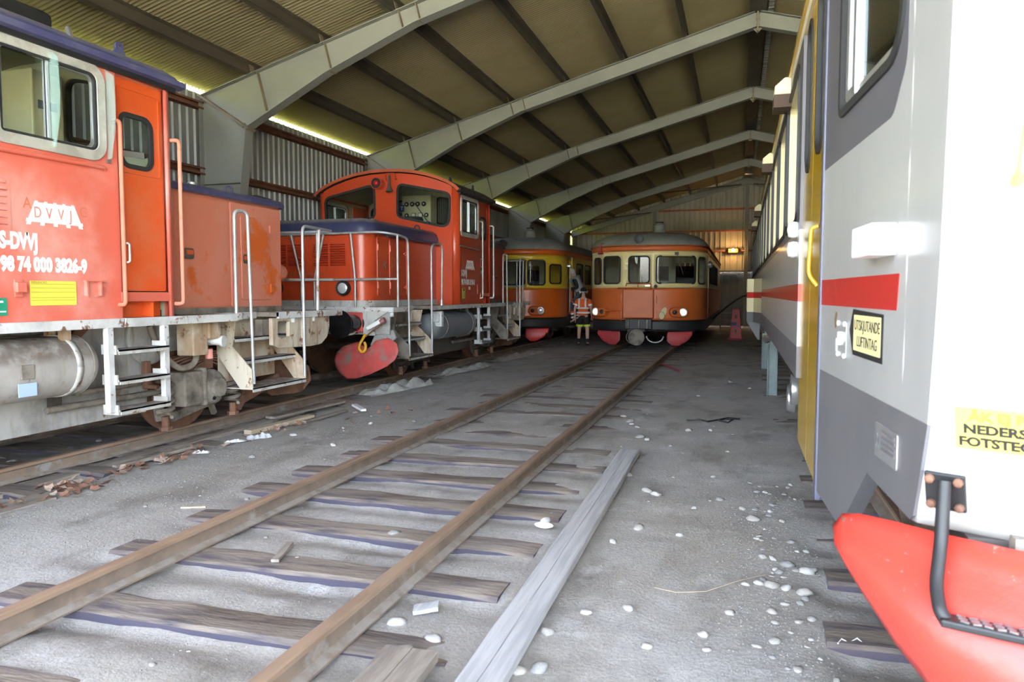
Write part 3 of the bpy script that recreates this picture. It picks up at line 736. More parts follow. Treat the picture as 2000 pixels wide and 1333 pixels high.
    for (p, q, r_) in (((1.02,.9,.62),(1.02,2.2,.62),.03), ((.98,1.25,.72),(.98,2.0,.73),.025), ((1.05,-1.0,1.26),(1.05,1.0,1.26),.018)):
        mb = MB(); mb.cyl(p, q, r_, 8); mb.build('brake_pipe', 'grime_pale' if A else 'galv', t, smooth=60)
    mb = MB(); mb.box(.915, .97, 1.0, 1.1, .58, .85); mb.build('pipe_bracket', 'grime', t)
    # valve gear by the short end: box, hose, lever
    if A:
        mb = MB(); mb.box(1.15, 1.36, 2.30, 2.52, .98, 1.32); mb.box(1.20, 1.38, 2.52, 2.70, 1.14, 1.32); mb.build('control_box', 'frame_rusty', t, bevel=.012)
        mb = MB(); mb.tube(bent([(1.12,1.98,1.30),(1.14,2.08,1.02),(1.20,2.28,.84),(1.24,2.46,.88),(1.25,2.50,1.08)], .12, 5), .032, 10); mb.build('brake_hose', 'grime_pale', t, smooth=60)
        mb = MB(); mb.cyl((1.25,2.64,1.12),(1.40,2.68,1.11),.045,12); mb.cyl((1.40,2.68,1.11),(1.43,2.685,1.11),.062,14); mb.build('test_valve', 'edge_white', t, smooth=40)
        mb = MB(); mb.cyl((1.30,2.60,.93),(1.30,2.60,1.03),.04,10); mb.build('pink_cap', mat('pink_plastic', (.70,.28,.24), rough=.5), t, smooth=40)
        mb = MB(); mb.lathe([(.28,0),(.285,.03),(.27,.05)], (.92, 2.15, 1.18), (1,0,0), 24); mb.build('round_cover', 'plate_a', t, smooth=30)
        mb = MB(); mb.tube([(.95,1.62,1.32),(.98,1.66,1.20),(.97,1.67,1.05)], .008, 6); mb.build('cable', 'black', t)
        mb = MB(); mb.box(1.03, 1.09, 1.95, 2.02, .70, .95); mb.box(1.03, 1.20, 1.95, 2.0, .68, .72); mb.build('spring_hook', 'rust', t, bevel=.01)
    # ---- ladder below the cab door
    for yy in (1.08, 1.72):
        mb = MB(); mb.box(1.50, 1.555, yy-.033, yy+.033, .60, 1.325); mb.build('ladder_post', 'galv_white' if A else 'galv', t, bevel=.006)
    for z in (1.13, .87, .61):
        mb = MB(); mb.box(1.42, 1.60, 1.12, 1.70, z-.008, z+.006); mb.box(1.588, 1.60, 1.12, 1.70, z-.035, z+.006); mb.box(1.42, 1.58, 1.105, 1.12, z-.035, z+.05); mb.box(1.42, 1.58, 1.68, 1.695, z-.035, z+.05)
        mb.build('ladder_tread', 'frame_white' if A else 'galv', t)
    # ---- corner steps
    def steps(yb0, yb1, s_, flip):
        st = bpy.data.objects.new('corner_steps', None); COL.objects.link(st); st.parent = t
        yi, yo = (yb0, yb1)
        for yy, nm, mt in ((yb0, 'side_plate', 'frame_rusty' if A else 'grime_pale'), (yb1, 'side_plate', rusty)):
            mb = MB(); mb.prism([(s_*x, z) for x, z in ((1.10,1.33),(1.36,1.33),(1.30,1.03),(1.55,.78),(1.555,.56),(1.40,.56),(1.16,.86),(1.10,.95))], 'y', yy-.008, yy+.008); mb.build('side_plate', mt, st)
        for z, x0, x1 in ((1.12,1.12,1.34),(.87,1.20,1.42),(.57,1.18,1.56)):
            mb = MB(); mb.box(s_*x0, s_*x1, yb0, yb1, z-.008, z+.004); mb.box(s_*(x1-.01), s_*x1, yb0, yb1, z-.04, z+.004); mb.build('tread', 'frame_white', st)
        mb = MB(); mb.box(s_*1.10, s_*1.11, yb0, yb1, .62, 1.33); mb.build('back_plate', rusty if A else 'grime_pale', st)
    for s_ in (1, -1):
        steps(2.98, 4.02, s_, False); steps(-2.34, -1.36, s_, True)
    # ---- headstocks
    hs = [(3.46,1.33),(3.46,1.02),(3.56,.98),(4.25,.955),(4.50,.97),(4.64,1.05),(4.70,1.17),(4.70,1.33)]
    hole = rrect(3.56, 3.80, 1.10, 1.29, .02, 2)
    for s_ in (1, -1):
        mb = MB(); panel(mb, hs, [hole], FX(1.46) if s_ > 0 else FXN(-1.46)); mb.build('headstock_cheek', 'frame_rusty', t, solid=.05, soff=0)
        mb = MB(); mb.box(s_*1.20, s_*1.30, 3.52, 3.82, 1.08, 1.31); mb.build('pocket_back', 'grime_pale', t)
    mb = MB(); pts = hs[3:] ; mb.grid([[(x, y+.003, z) for y, z in pts] for x in (-1.47, 1.47)]); mb.build('headstock', edge, t, solid=.03, smooth=50)
    mb = MB(); mb.prism([(1.40,4.05),(1.502,4.05),(1.502,4.40),(1.40,4.40)], 'z', .985, 1.32); mb.build('weld_pad', 'frame_rusty', t, bevel=.006)
    for yy in (3.86, 4.30):
        mb = MB(); mb.cyl((1.49, yy, 1.27), (1.49, yy, 1.335), .03, 10); mb.build('lashing_eye', 'edge_white', t)
    mb = MB(); mb.box(-1.46, 1.46, -2.83, -2.78, .97, 1.33); mb.build('headstock', fr, t, bevel=.01)
    for s_ in (1, -1):
        mb = MB(); mb.box(s_*1.02, s_*1.22, -2.87, -2.80, .96, 1.34); mb.build('headstock_post', 'frame_white', t)
        for pl in ([(.82,1.34),(1.04,1.34),(1.04,1.20)], [(1.46,1.34),(1.20,1.34),(1.20,1.18)]):
            mb = MB(); mb.prism([(s_*x, z) for x, z in pl], 'y', -2.88, -2.865); mb.build('gusset', 'frame_white', t)
        mb = MB(); mb.box(s_*.74, s_*1.02, -2.90, -2.83, 1.0, 1.32); mb.build('buffer_plate', 'plow_red', t, bevel=.02)
        for xx in (.82, 1.50):
            mb = MB(); mb.lathe([(.01,-.05),(.035,-.04),(.04,0),(.035,.02)], (s_*xx, -2.84, 1.30), (0,0,1), 10); mb.build('lashing_knob', 'edge_white', t, smooth=50)
        mb = MB(); mb.prism([(s_*x, z) for x, z in ((1.20,1.0),(1.50,1.05),(1.55,.93),(1.46,.84),(1.1,.80))], 'y', -2.80, -2.76); mb.build('corner_plate', 'frame_grey_b', t)
    # ---- buffers, coupling, ploughs
    for yb, sy in ((-2.86, -1), (4.72, 1)):
        for s_ in (1, -1):
            mb = MB(); mb.lathe([(.02,0),(.165,0),(.165,.02),(.135,.03),(.135,.30),(.11,.30),(.11,.44),(.20,.455),(.215,.47),(.20,.485),(.02,.50)], (s_*.875, yb, 1.15), (0, sy, 0), 24)
            mb.build('buffer', 'black_gloss' if not A else 'black', t, smooth=35)
        mb = MB(); mb.tube(bent([(0, yb, 1.08), (0, yb+sy*.16, 1.08), (0, yb+sy*.26, 1.0), (0, yb+sy*.2, .94), (0, yb+sy*.14, .98)], .05), .035, 8); mb.build('draw_hook', 'grime', t, smooth=60)
    def plough(cx, cy, ry, m_):
        out = [(-.56,.57),(-.52,.69),(-.40,.79),(-.12,.87),(.03,.77),(.09,.78),(.20,.90),(.42,.94),(.58,.86),(.62,.73),(.56,.61),(.42,.51),(.10,.37),(-.18,.29),(-.34,.28),(-.46,.36),(-.53,.46)]
        out = [(x, z + .0) for x, z in rpoly(out, .05, 2)]
        def fm(u, v, d):
            k = (v-.55)
            return (cx + u*math.cos(ry), cy - .10*math.cos(k*3.0) + u*math.sin(ry) - d, v)
        mb = MB(); panel(mb, out, [], fm, step=.09); return mb.build('rail_plough', m_, t, smooth=60, solid=.014)
    plough(1.12, -2.95, -.12, 'plow_red'); plough(-1.12, -2.95, .12, 'plow_red')
    mb = MB()
    def fm2(u, v, d): return (1.0+u*.85, 4.25 + .12*math.cos((v-.5)*3.2) - .10*u + d, v)
    panel(mb, [(-.5,.55),(-.4,.75),(.2,.82),(.5,.70),(.52,.52),(.36,.36),(-.2,.28),(-.46,.36)], [], fm2, step=.09); mb.build('rail_plough', 'rust', t, smooth=60, solid=.014)
    mb = MB(); mb.bar((.98,3.5,.36),(1.02,4.2,.55),.10,.12); mb.bar((.95,3.45,.25),(.98,3.6,.48),.12,.10); mb.build('plough_arm', 'rust', t, bevel=.02)
    if not A:
        mb = MB(); hk = [(1.12,-3.0,.98),(1.12,-3.10,.90),(1.08,-3.11,.83),(1.07,-3.11,.77),(1.12,-3.12,.715),(1.18,-3.12,.74),(1.19,-3.11,.82),(1.16,-3.10,.87)]
        mb.tube(bent(hk, .03, 3), .022, 8); mb.build('lifting_hook', 'hook_yellow', t, smooth=60)
        mb = MB(); mb.bar((1.14,-2.97,1.07),(1.40,-2.98,1.20),.07,.07); mb.build('hose_coupling', 'white', t, bevel=.015)
        mb = MB(); mb.tube([(1.02,-2.97,.88),(1.40,-2.98,1.16)], .012, 6); mb.build('coupling_rod', 'rust', t)
        mb = MB(); mb.cyl((1.38,-2.98,1.18),(1.45,-2.98,1.215),.045,10); mb.build('hose_cap', 'plow_red', t)
        mb = MB(); mb.tube(bent([(.92,-2.95,1.02),(.95,-3.06,.99),(.70,-3.10,.97),(.62,-3.0,.99)], .05), .018, 8); mb.build('hose_loop', 'galv', t, smooth=60)
    # ---- long hood
    hp = hood_outline(1.05, -2.73, .01, .25)
    mb = MB(); mb.grid([[(x, y, z) for x, y in hp] for z in (1.50, 2.575)]); mb.build('long_hood', hoodm, t, smooth=35)
    mb = MB(); o1 = off_outline(hp, .015); mb.grid([[(x, y, z) for x, y in o1] for z in (1.40, 1.505)]); mb.build('hood_base', 'frame_white', t, smooth=35)
    prof = [(.035,2.565),(.05,2.585),(.045,2.66),(.02,2.73),(-.05,2.79),(-.15,2.815),(-.30,2.825)]
    mb = MB(); rows = [[(x, y, z) for x, y in off_outline(hp, d)] for d, z in prof]; mb.grid(rows); top = rows[-1]; o_ = len(mb.v); mb.add(top, [tuple(range(len(top)))]); mb.build('long_hood_cover', cover, t, smooth=40)
    mb = MB(); mb.prism([(1.05,2.555),(1.14,2.535),(1.14,2.55),(1.05,2.585)], 'y', -2.2, 0.0); mb.build('rain_strip', cover, t)
    # hood doors on the near side
    fx = FX(1.05)
    for a, b in ((-2.46,-2.10),(-2.02,-1.42),(-1.36,-.60)):
        mb = MB(); slab(mb, rrect(a, b, 1.58, 2.53, .04), fx, 0, .018); dr = mb.build('hood_door', hoodm, t, bevel=.006)
        for z in (1.75, 2.36):
            mb = MB(); mb.cyl((1.075, a+.01, z-.05), (1.075, a+.01, z+.05), .012, 8); mb.build('hinge', hoodm, dr)
    for yy, z in ((-1.39,2.30),(-1.39,1.72)):
        mb = MB(); mb.box(1.06, 1.09, yy-.10, yy+.16, z-.012, z+.012); mb.box(1.06, 1.10, yy-.04, yy+.06, z-.035, z+.035); mb.build('latch', hoodm, t, bevel=.006)
    mb = MB(); mb.lathe([(.06,0),(.06,.012),(.05,.018),(.01,.02)], (1.066, -2.20, 2.08), (1,0,0), 14); mb.build('hood_lock', 'grime', t)
    for a in (0, 1):
        mb = MB(); mb.box(1.08, 1.092, -2.25 if a else -2.212, -2.15 if a else -2.188, 2.068 if a else 2.03, 2.092 if a else 2.13); mb.build('lock_bar', hoodm, t)
    # hood front: louvred doors, headlights, hinges
    fy = FY(-2.73)
    for x0, x1 in ((-.78,-.05),(.0,.73)):
        mb = MB(); slab(mb, rrect(x0, x1, 1.78, 2.54, .02), fy, 0, .012); fd = mb.build('grille_door', hoodm, t)
        mb = MB(); ring(mb, rrect(x0+.05, x1-.05, 2.0, 2.46, .01), .02, fy, .012, .018); mb.build('grille_frame', hoodm, fd)
        w = (x1-x0-.2)/2
        for k in (0, 1):
            xa = x0+.08+k*(w+.04); mb = MB()
            for i in range(10):
                z = 2.055 + i*.036
                mb.add([(xa, -2.742, z), (xa+w, -2.742, z), (xa+w, -2.768, z+.012), (xa, -2.768, z+.012), (xa, -2.742, z+.026), (xa+w, -2.742, z+.026)], [(0,1,2,3),(3,2,5,4),(0,3,4),(1,5,2)])
            mb.build('louvre', 'orange_b_shaded', fd)
    for z in (2.50, 1.93):
        mb = MB(); mb.box(-.5, .25, -2.762, -2.745, z-.01, z+.01); mb.box(-.32,-.26,-2.775,-2.745,z-.03,z+.03); mb.box(-.02,.04,-2.775,-2.745,z-.03,z+.03); mb.build('door_hinge', 'orange_dark', t)
    for s_ in (1, -1):
        mb = MB(); mb.lathe([(.118,0),(.125,.05),(.118,.075),(.10,.07)], (s_*.62, -2.73, 1.70), (0,-1,0), 24); hl = mb.build('headlight', 'black', t, smooth=40)
        mb = MB(); mb.lathe([(.105,.05),(.10,.062),(.07,.078),(.02,.086)], (s_*.62, -2.73, 1.70), (0,-1,0), 24); mb.build('lens', 'lens', hl, smooth=60)
    # caps and eyes on top of the hoods
    mb = MB(); mb.lathe([(.10,0),(.10,.10),(.085,.11),(.075,.14),(.09,.15),(.088,.19),(.02,.2)], (-.02, -.55, 2.82), (0,0,1), 16); mb.build('filler_cap', 'steel', t, smooth=35)
    def eye(x, y, z, m_, r_=.05):
        mb = MB(); mb.tube([(x+r_*math.cos(2*PI*i/12), y, z+r_*1.1+r_*math.sin(2*PI*i/12)) for i in range(12)], .013, 6, closed=True); mb.build('lifting_eye', m_, t, smooth=60)
    eye(.78, -.28, 2.80, cover); eye(-.78, -.28, 2.80, cover)
    mb = MB(); mb.box(-1.0, -.25, -1.5, -.9, 2.82, 2.845); mb.build('hood_hatch', cover, t)
    # ---- short hood
    hp = [(-x, 6.05 - y) for x, y in hood_outline(1.05, 1.74, 4.11, .06, 3)]          # same outline turned round, open towards the cab
    mb = MB(); mb.grid([[(x, y, z) for x, y in hp] for z in (1.44, 2.70)]); mb.build('short_hood', hoodm if A else 'orange_b_shaded', t, smooth=35)
    mb = MB(); mb.grid([[(x, y, z) for x, y in off_outline(hp, .012)] for z in (1.398, 1.46)]); mb.build('hood_base', 'grime_pale', t)
    if A: prof = [(.055,2.685),(.065,2.70),(.06,2.73),(.02,2.775),(-.12,2.80),(-.4,2.815)]
    else: prof = [(.03,2.685),(.045,2.70),(.045,2.76),(.01,2.83),(-.08,2.87),(-.3,2.885)]
    mb = MB(); rows = [[(x, y, z) for x, y in off_outline(hp, d)] for d, z in prof]; mb.grid(rows); top = rows[-1]; mb.add(top, [tuple(range(len(top)))]); mb.build('short_hood_cover', cover, t, smooth=40)
    hm = hoodm if A else 'orange_b_shaded'
    for a, b in ((1.98,2.42),(2.44,3.26)):
        mb = MB(); slab(mb, rrect(a, b, 1.47, 2.64, .01), fx, 0, .010); dr = mb.build('hood_door', hm, t)
    mb = MB(); slab(mb, rrect(3.30, 4.26, 1.46, 2.66, .02), fx, 0, .02); mb.build('end_door_frame', hm, t, bevel=.005)
    mb = MB(); slab(mb, rrect(3.46, 4.02, 1.54, 2.52, .03), fx, .02, .036); dr = mb.build('hood_door', hm, t, bevel=.006)
    for z in (1.68, 2.40):
        mb = MB(); mb.box(1.08, 1.10, 4.0, 4.06, z-.05, z+.05); mb.build('hinge', hm, dr, bevel=.004)
    for yy, z in ((2.60, 2.04), (3.55, 2.02)):
        mb = MB(); slab(mb, rrect(yy-.065, yy+.065, z-.055, z+.055, .03), fx, .01, .042); lk_ = mb.build('recessed_latch', 'grime', t)
        mb = MB(); mb.box(1.09, 1.098, yy-.05, yy+.05, z-.01, z+.035); mb.build('latch_tab', 'orange_door', lk_)
    if A:
        mb = MB(); mb.lathe([(.11,0),(.11,.13),(.10,.15),(.08,.155)], (.93, 4.31, 1.88), (0,1,0), 20); mb.build('headlight', hm, t, smooth=35)
        mb = MB(); mb.lathe([(.02,0),(.02,.05),(.05,.06),(.05,.09),(.02,.1)], (.55, 3.3, 2.81), (0,0,1), 12); mb.build('vent_cap', 'chrome', t, smooth=40)
        eye(.70, 3.75, 2.80, cover, .055)
    else:
        mb = MB(); mb.lathe([(.11,0),(.12,.10),(.10,.12),(.02,.14)], (.75, 3.6, 3.0), (0,-1,0), 18); mb.build('roof_lamp', 'steel', t, smooth=40)
        mb = MB(); mb.box(.70,.80,3.5,3.6,2.86,2.95); mb.build('lamp_foot', 'black', t)
    # ---- cab
    fL, fB = FY(0), FYP(1.95)
    winR = rpoly([(.25,3.745),(1.345,3.515),(1.325,2.86),(.24,3.105)], [.12,.14,.17,.12], 5)
    winL = [(-x, z) for x, z in winR[::-1]]
    doorh = rrect(1.27, 1.84, 1.405, 3.50, .02, 1)
    swin = rrect(.13, 1.13, 2.73, 3.50, (.10,.14,.14,.10), 6)
    fp = [(-1.38,1.40),(1.38,1.40)] + [(x, z-.02) for x, z in ROOFP[::-1] if abs(x) <= 1.38]
    fp = [(-1.38,1.40),(1.38,1.40),(1.38,roofz(1.38)-.02)] + [(x, z-.02) for x, z in ROOFP[::-1] if abs(x) < 1.38] + [(-1.38,roofz(1.38)-.02)]
    mb = MB(); panel(mb, fp, [winR, winL], fL); mb.build('cab_front', body, t, solid=.03)
    mb = MB(); panel(mb, fp, [winR, winL], fB); mb.build('cab_rear', body, t, solid=.03)
    sp = [(.12,1.40),(1.83,1.40),(1.83,3.60),(.12,3.60)]; sp = [(.12,1.40),(1.27,1.40),(1.27,3.50),(1.84,3.50),(1.84,3.60),(.12,3.60)]
    for s_ in (1, -1):
        f_ = FX(1.5) if s_ > 0 else FXN(-1.5)
        mb = MB(); panel(mb, sp, [swin], f_); mb.build('cab_side', body if A or s_ < 0 else 'orange_b_shaded', t, solid=.03)
        for yc, a0 in ((.12, -90), (1.83, 0)):
            mb = MB(); rows = [[(s_*(1.38+.12*math.cos(math.radians(a0+15*i))), yc+.12*math.sin(math.radians(a0+15*i)), z) for i in range(7)] for z in (1.40, 3.62)]
            mb.grid(rows); mb.build('cab_corner', body, t, smooth=60, solid=.02, soff=0)
        # lining
        ly = 1.27 if s_ > 0 else 1.90
        mb = MB(); panel(mb, [(.05,1.45),(ly,1.45),(ly,3.55),(.05,3.55)], [swin] + ([] if s_ > 0 else [rrect(1.345, 1.70, 2.74, 3.19, .08, 4)]), f_, d=-.05); mb.build('cab_lining', 'cab_inside', t)
        # side window
        mb = MB(); ring(mb, inset(swin, -.015), .085, f_, -.02, .022); wf_ = mb.build('window_frame', 'chrome', t, bevel=.006)
        inner = inset(swin, .068)
        mb = MB(); ring(mb, inner, .022, f_, -.03, .015); mb.build('window_seal', 'rubber', wf_)
        mb = MB(); ring(mb, rrect(.15+.06, .62, 2.80, 3.43, (.04,.01,.01,.04), 3), .02, f_, -.02, .008); ring(mb, rrect(.60, 1.05, 2.81, 3.42, (.01,.09,.09,.01), 4), .018, f_, -.035, -.008)
        mb.build('sliding_sash', 'alu', wf_)
        mb = MB(); slab(mb, inset(swin, .08), f_, -.018, -.012); mb.build('pane', 'glass', wf_)
    mb = MB(); panel(mb, fp, [winR, winL], fL, d=-.05); mb.build('cab_lining', 'cab_inside', t)
    mb = MB(); panel(mb, fp, [winR, winL], fB, d=-.05); mb.build('cab_lining', 'cab_inside', t)
    for f_ in (fL, fB):
        for wp in (winR, winL):
            mb = MB(); ring(mb, inset(wp, -.02), .045, f_, -.03, .014); ws = mb.build('window_seal', 'rubber', t, smooth=50)
            mb = MB(); slab(mb, wp, f_, -.012, -.006); mb.build('pane', 'glass', ws)
    # door with its window (near side), plain panel on the far side
    dwin = rrect(1.345, 1.70, 2.74, 3.19, (.09,.09,.09,.07), 5)
    f_ = FX(1.462)
    mb = MB(); panel(mb, rrect(1.275, 1.835, 1.64, 3.495, .015, 1), [dwin], f_); door = mb.build('cab_door', 'orange_door' if A else 'orange_b_shaded', t, solid=.035)
    mb = MB(); ring(mb, rrect(1.31, 1.80, 2.68, 3.42, .03, 3), .012, f_, 0, .008); mb.build('door_bead', 'orange_door' if A else 'orange_b_shaded', door)
    mb = MB(); ring(mb, inset(dwin, -.018), .04, f_, -.02, .012); ds = mb.build('door_window_seal', 'rubber', door, smooth=50)
    mb = MB(); slab(mb, dwin, f_, -.012, -.006); mb.build('pane', 'glass', ds)
    if A:
        mb = MB(); mb.tube(bent([(1.465,1.345,2.06),(1.50,1.345,2.06),(1.51,1.36,2.05),(1.51,1.36,1.90),(1.50,1.345,1.89),(1.465,1.345,1.89)], .02, 3), .011, 8); mb.build('door_handle', 'chrome', door, smooth=60)
        mb = MB(); mb.bar((1.47,1.345,2.84),(1.47,1.60,2.86),.01,.05); mb.build('window_latch', 'alu', door)
    else:
        mb = MB(); slab(mb, rrect(1.36,1.47,1.98,2.14,.005), f_, .0, .004); mb.build('first_aid_label', 'sign_green', door)
        mb = MB(); mb.box(1.467,1.469,1.40,1.43,2.02,2.10); mb.box(1.467,1.469,1.38,1.45,2.05,2.07); mb.build('cross_mark', 'white', door)
        mb = MB(); slab(mb, rrect(1.36,1.47,2.16,2.34,.005), f_, .0, .004); mb.build('notice_label', 'white', door)
        mb = MB(); mb.box(1.467,1.469,1.385,1.445,2.18,2.32); mb.build('notice_red', 'red', door)
    for s_ in (1, -1):
        mb = MB(); mb.box(s_*1.455, s_*1.508, 1.262, 1.845, 1.545, 1.63); mb.build('door_sill', body, t, bevel=.006)
        mb = MB(); mb.box(s_*1.36, s_*1.37, 1.262, 1.85, 1.40, 1.55); mb.box(s_*1.36, s_*1.49, 1.635, 1.645, 1.40, 1.55); mb.build('kick_recess', 'orange_door' if A else 'orange_b', t)
    mb = MB(); panel(mb, rrect(1.275, 1.835, 1.42, 3.495, .015, 1), [dwin], FXN(-1.462)); mb.build('cab_door', body, t, solid=.03)
    # roof
    mb = MB(); rows = [[(x, y, z) for x, z in ROOFP] for y in (-.07, -.05, 2.0, 2.03)]; mb.grid(rows); rf = mb.build('cab_roof', 'blue_a' if A else 'roof_dark', t, smooth=40, solid=.045, soff=1)
    for s_ in (1, -1):
        mb = MB(); mb.prism([(s_*1.50,3.535),(s_*1.585,3.555),(s_*1.59,3.60),(s_*1.52,3.60)], 'y', -.07, 2.03); mb.build('roof_gutter', 'blue_a' if A else 'roof_dark', rf)
        mb = MB(); mb.box(s_*1.50, s_*1.535, .05, 1.95, 3.50, 3.545); mb.build('eave_strip', 'black', rf)  # plain black strip along the side below the roof gutter
    mb = MB()
    rows = [[(x, y, z-.004) for x, z in ROOFP] for y in (-.085, -.068)]; mb.grid(rows); mb.build('roof_edge', 'orange_dark' if not A else 'blue_a', rf, solid=.055, soff=1)
    def lug(x, y):
        z = roofz(x)+.04; mb = MB(); panel(mb, arc(y, z+.07, .045, -20, 200, 8)+[(y-.085,z-.02),(y+.085,z-.02)], [arc(y, z+.07, .016, 0, 315, 7)], FX(x)); mb.build('lifting_lug', cover, rf, solid=.02)
    for s_ in (1, -1): lug(s_*1.22, .35); lug(s_*1.22, 1.62)
    if A:
        mb = MB(); mb.prism([(-.2,4.0),(.98,3.87),(.98,3.99),(.9,4.03),(-.2,4.1)], 'y', -.2, 1.15); mb.build('roof_box', 'black', rf, bevel=.03)
        mb = MB(); mb.bar((1.38,.97,3.66),(1.33,.97,3.80),.03,.03); mb.build('aerial_stub', 'steel', rf)
    # interior
    mb = MB(); mb.box(-1.34, 1.34, .06, 1.9, 1.40, 1.46); mb.build('cab_floor', 'cab_dark', t)
    mb = MB(); mb.prism([(x*.97, z-.06) for x, z in ROOFP[1:-1]] + [(x*.97, z-.05) for x, z in ROOFP[1:-1][::-1]], 'y', .05, 1.9); mb.build('cab_ceiling', 'cab_inside', t)
    mb = MB(); mb.box(-.38, .30, 1.50, 1.84, 3.02, 3.72); cp = mb.build('instrument_cabinet', 'cab_panel', t, bevel=.015)
    for z, xsq in () if A else ((3.53, (-.26,-.13,0.0,.14)), (3.29, (-.26,-.10,.06,.2))):
        for i, xx in enumerate(xsq):
            mb = MB()
            if z < 3.4 and i in (1, 2): mb.box(xx-.05, xx+.05, 1.485, 1.502, z-.05, z+.05)
            else: mb.lathe([(.05,0),(.05,.012),(.02,.016)], (xx, 1.50, z), (0,-1,0), 12)
            g_ = mb.build('gauge', 'black', cp)
            mb = MB()
            if z < 3.4 and i in (1, 2): mb.box(xx-.038, xx+.038, 1.48, 1.486, z-.038, z+.038)
            else: mb.lathe([(.018,0),(.018,.004)], (xx, 1.485, z), (0,-1,0), 10)
            mb.build('gauge_face', 'white', g_)
    if A: mb = MB(); mb.box(.302, .306, 1.56, 1.76, 3.36, 3.44); mb.build('cabinet_label', 'cab_dark', cp)
    mb = MB(); mb.box(-.36, -.26, 1.36, 1.37, 3.36, 3.50); mb.build('track_sign', 'blue_sign', t)
    mb = MB(); mb.box(-.34, -.28, 1.352, 1.36, 3.455, 3.475); mb.box(-.32, -.30, 1.352, 1.36, 3.39, 3.475); mb.build('sign_mark', 'white', t)
    mb = MB(); mb.box(-1.2, -.2, .12, .62, 1.46, 2.55); mb.box(.35, 1.1, .12, .55, 1.46, 2.45); mb.build('driver_desk', 'cab_panel', t, bevel=.02)
    mb = MB(); mb.box(-1.15,-.55, 1.1, 1.85, 1.46, 3.1); mb.build('equipment_cabinet', 'cab_panel', t, bevel=.02)
    mb = MB(); mb.lathe([(.17,0),(.18,.05),(.18,.36),(.15,.40),(.02,.41)], (.35, .55, 2.75), (0,0,1), 18); mb.build('seat_back', 'white' if A else 'cab_dark', t, smooth=40)
    mb = MB(); mb.cyl((.35,.55,1.46),(.35,.55,2.8),.05,10); mb.build('seat_post', 'steel', t)
    # front fittings
    if True:
        mb = MB(); mb.lathe([(.11,0),(.11,.16),(.115,.165),(.115,.18),(.06,.182)], (-.12, .0, 3.745), (0,-1,0), 24); rl = mb.build('signal_lamp', body, t, smooth=35)
        mb = MB(); mb.lathe([(.10,.16),(.10,.186),(.05,.187)], (-.12, .0, 3.745), (0,-1,0), 24); mb.build('lamp_ring', 'black', rl, smooth=35)
        mb = MB(); mb.lathe([(.052,.18),(.048,.20),(.03,.215),(.01,.22)], (-.12, .0, 3.745), (0,-1,0), 18); mb.build('red_lens', 'red_lamp', rl, smooth=60)
        mb = MB(); mb.lathe([(.02,0),(.022,.10),(.03,.2),(.05,.27),(.075,.31),(.07,.315),(.02,.25)], (.13, -.12, 3.89), (0,0,-1), 16); hn = mb.build('horn', 'grime', t, smooth=50)
        mb = MB(); mb.tube(bent([(.04,-.02,3.80),(.04,-.1,3.80),(.04,-.1,3.93),(.24,-.1,3.93),(.24,-.1,3.82),(.24,-.02,3.82)], .02, 2), .012, 6); mb.build('horn_bracket', body, hn)
        mb = MB(); mb.bar((.62,-.03,3.35),(.90,-.04,2.98),.018,.012); mb.lathe([(.03,0),(.03,.05)], (.90,.0,2.97), (0,-1,0), 10); mb.build('wiper', 'black', t)
    # ---- handrails
    def rail_(name, pts, m_=pipe, r_=.019, bend=.07):
        mb = MB(); mb.tube(bent(pts, bend, 4), r_, 8); return mb.build(name, m_, t, smooth=60)
    hr = 'orange_hood_a' if A else 'galv'
    for s_ in (1, -1):
        rail_('door_handrail', [(s_*1.48,1.235,3.09),(s_*1.56,1.245,3.09),(s_*1.56,1.245,1.52),(s_*1.48,1.235,1.52)], hr)
        rail_('door_handrail', [(s_*1.48,1.925,3.06),(s_*1.56,1.945,3.06),(s_*1.56,1.945,1.52),(s_*1.48,1.925,1.52)], hr)
        # short-end steps
        rail_('step_handrail', [(s_*1.50,2.80,1.40),(s_*1.50,2.80,2.50),(s_*1.53,2.98,2.50),(s_*1.54,3.02,.62)], 'galv')
        rail_('step_handrail', [(s_*1.54,4.02,.60),(s_*1.54,4.02,2.44),(s_*1.46,4.88,2.44),(0,4.90,2.44)], 'galv', bend=.10)
        rail_('end_post', [(s_*1.50,4.40,1.38),(s_*1.50,4.42,2.0),(s_*1.50,4.46,2.43)], 'galv_white' if A else 'galv')
        rail_('end_rail', [(s_*1.46,4.86,1.80),(0,4.90,1.80)], 'galv')
        rail_('end_post', [(s_*.28,4.90,1.38),(s_*.28,4.90,1.80),(s_*.36,4.90,2.43)], 'galv')
        rail_('end_post', [(s_*1.20,4.90,1.38),(s_*1.20,4.90,2.43)], 'galv')
        # long-end rail
        rail_('front_handrail', [(0,-2.80,2.56),(s_*1.28,-2.80,2.57),(s_*1.53,-2.66,2.53),(s_*1.53,-2.30,2.50),(s_*1.54,-2.29,.60)], 'galv', bend=.12)
        rail_('front_rail', [(0,-2.80,1.83),(s_*1.42,-2.80,1.84),(s_*1.53,-2.70,1.84)], 'galv')
        rail_('front_post', [(s_*.85,-2.80,1.40),(s_*.85,-2.80,1.84),(s_*.78,-2.80,2.56)], 'galv')
        rail_('front_post', [(s_*1.53,-2.68,1.40),(s_*1.53,-2.68,2.52)], 'galv')
        rail_('front_post', [(s_*.12,-2.80,1.40),(s_*.12,-2.80,1.84),(s_*.30,-2.80,2.56)], 'galv')
        rail_('step_handrail', [(s_*1.54,-1.37,.60),(s_*1.54,-1.38,2.46),(s_*1.54,-.88,2.50),(s_*1.52,-.88,1.40)], 'galv', bend=.14)
        mb = MB(); mb.cyl((s_*1.52,-.88,1.40),(s_*1.52,-.88,1.50),.03,8); mb.build('rail_foot', 'galv', t)
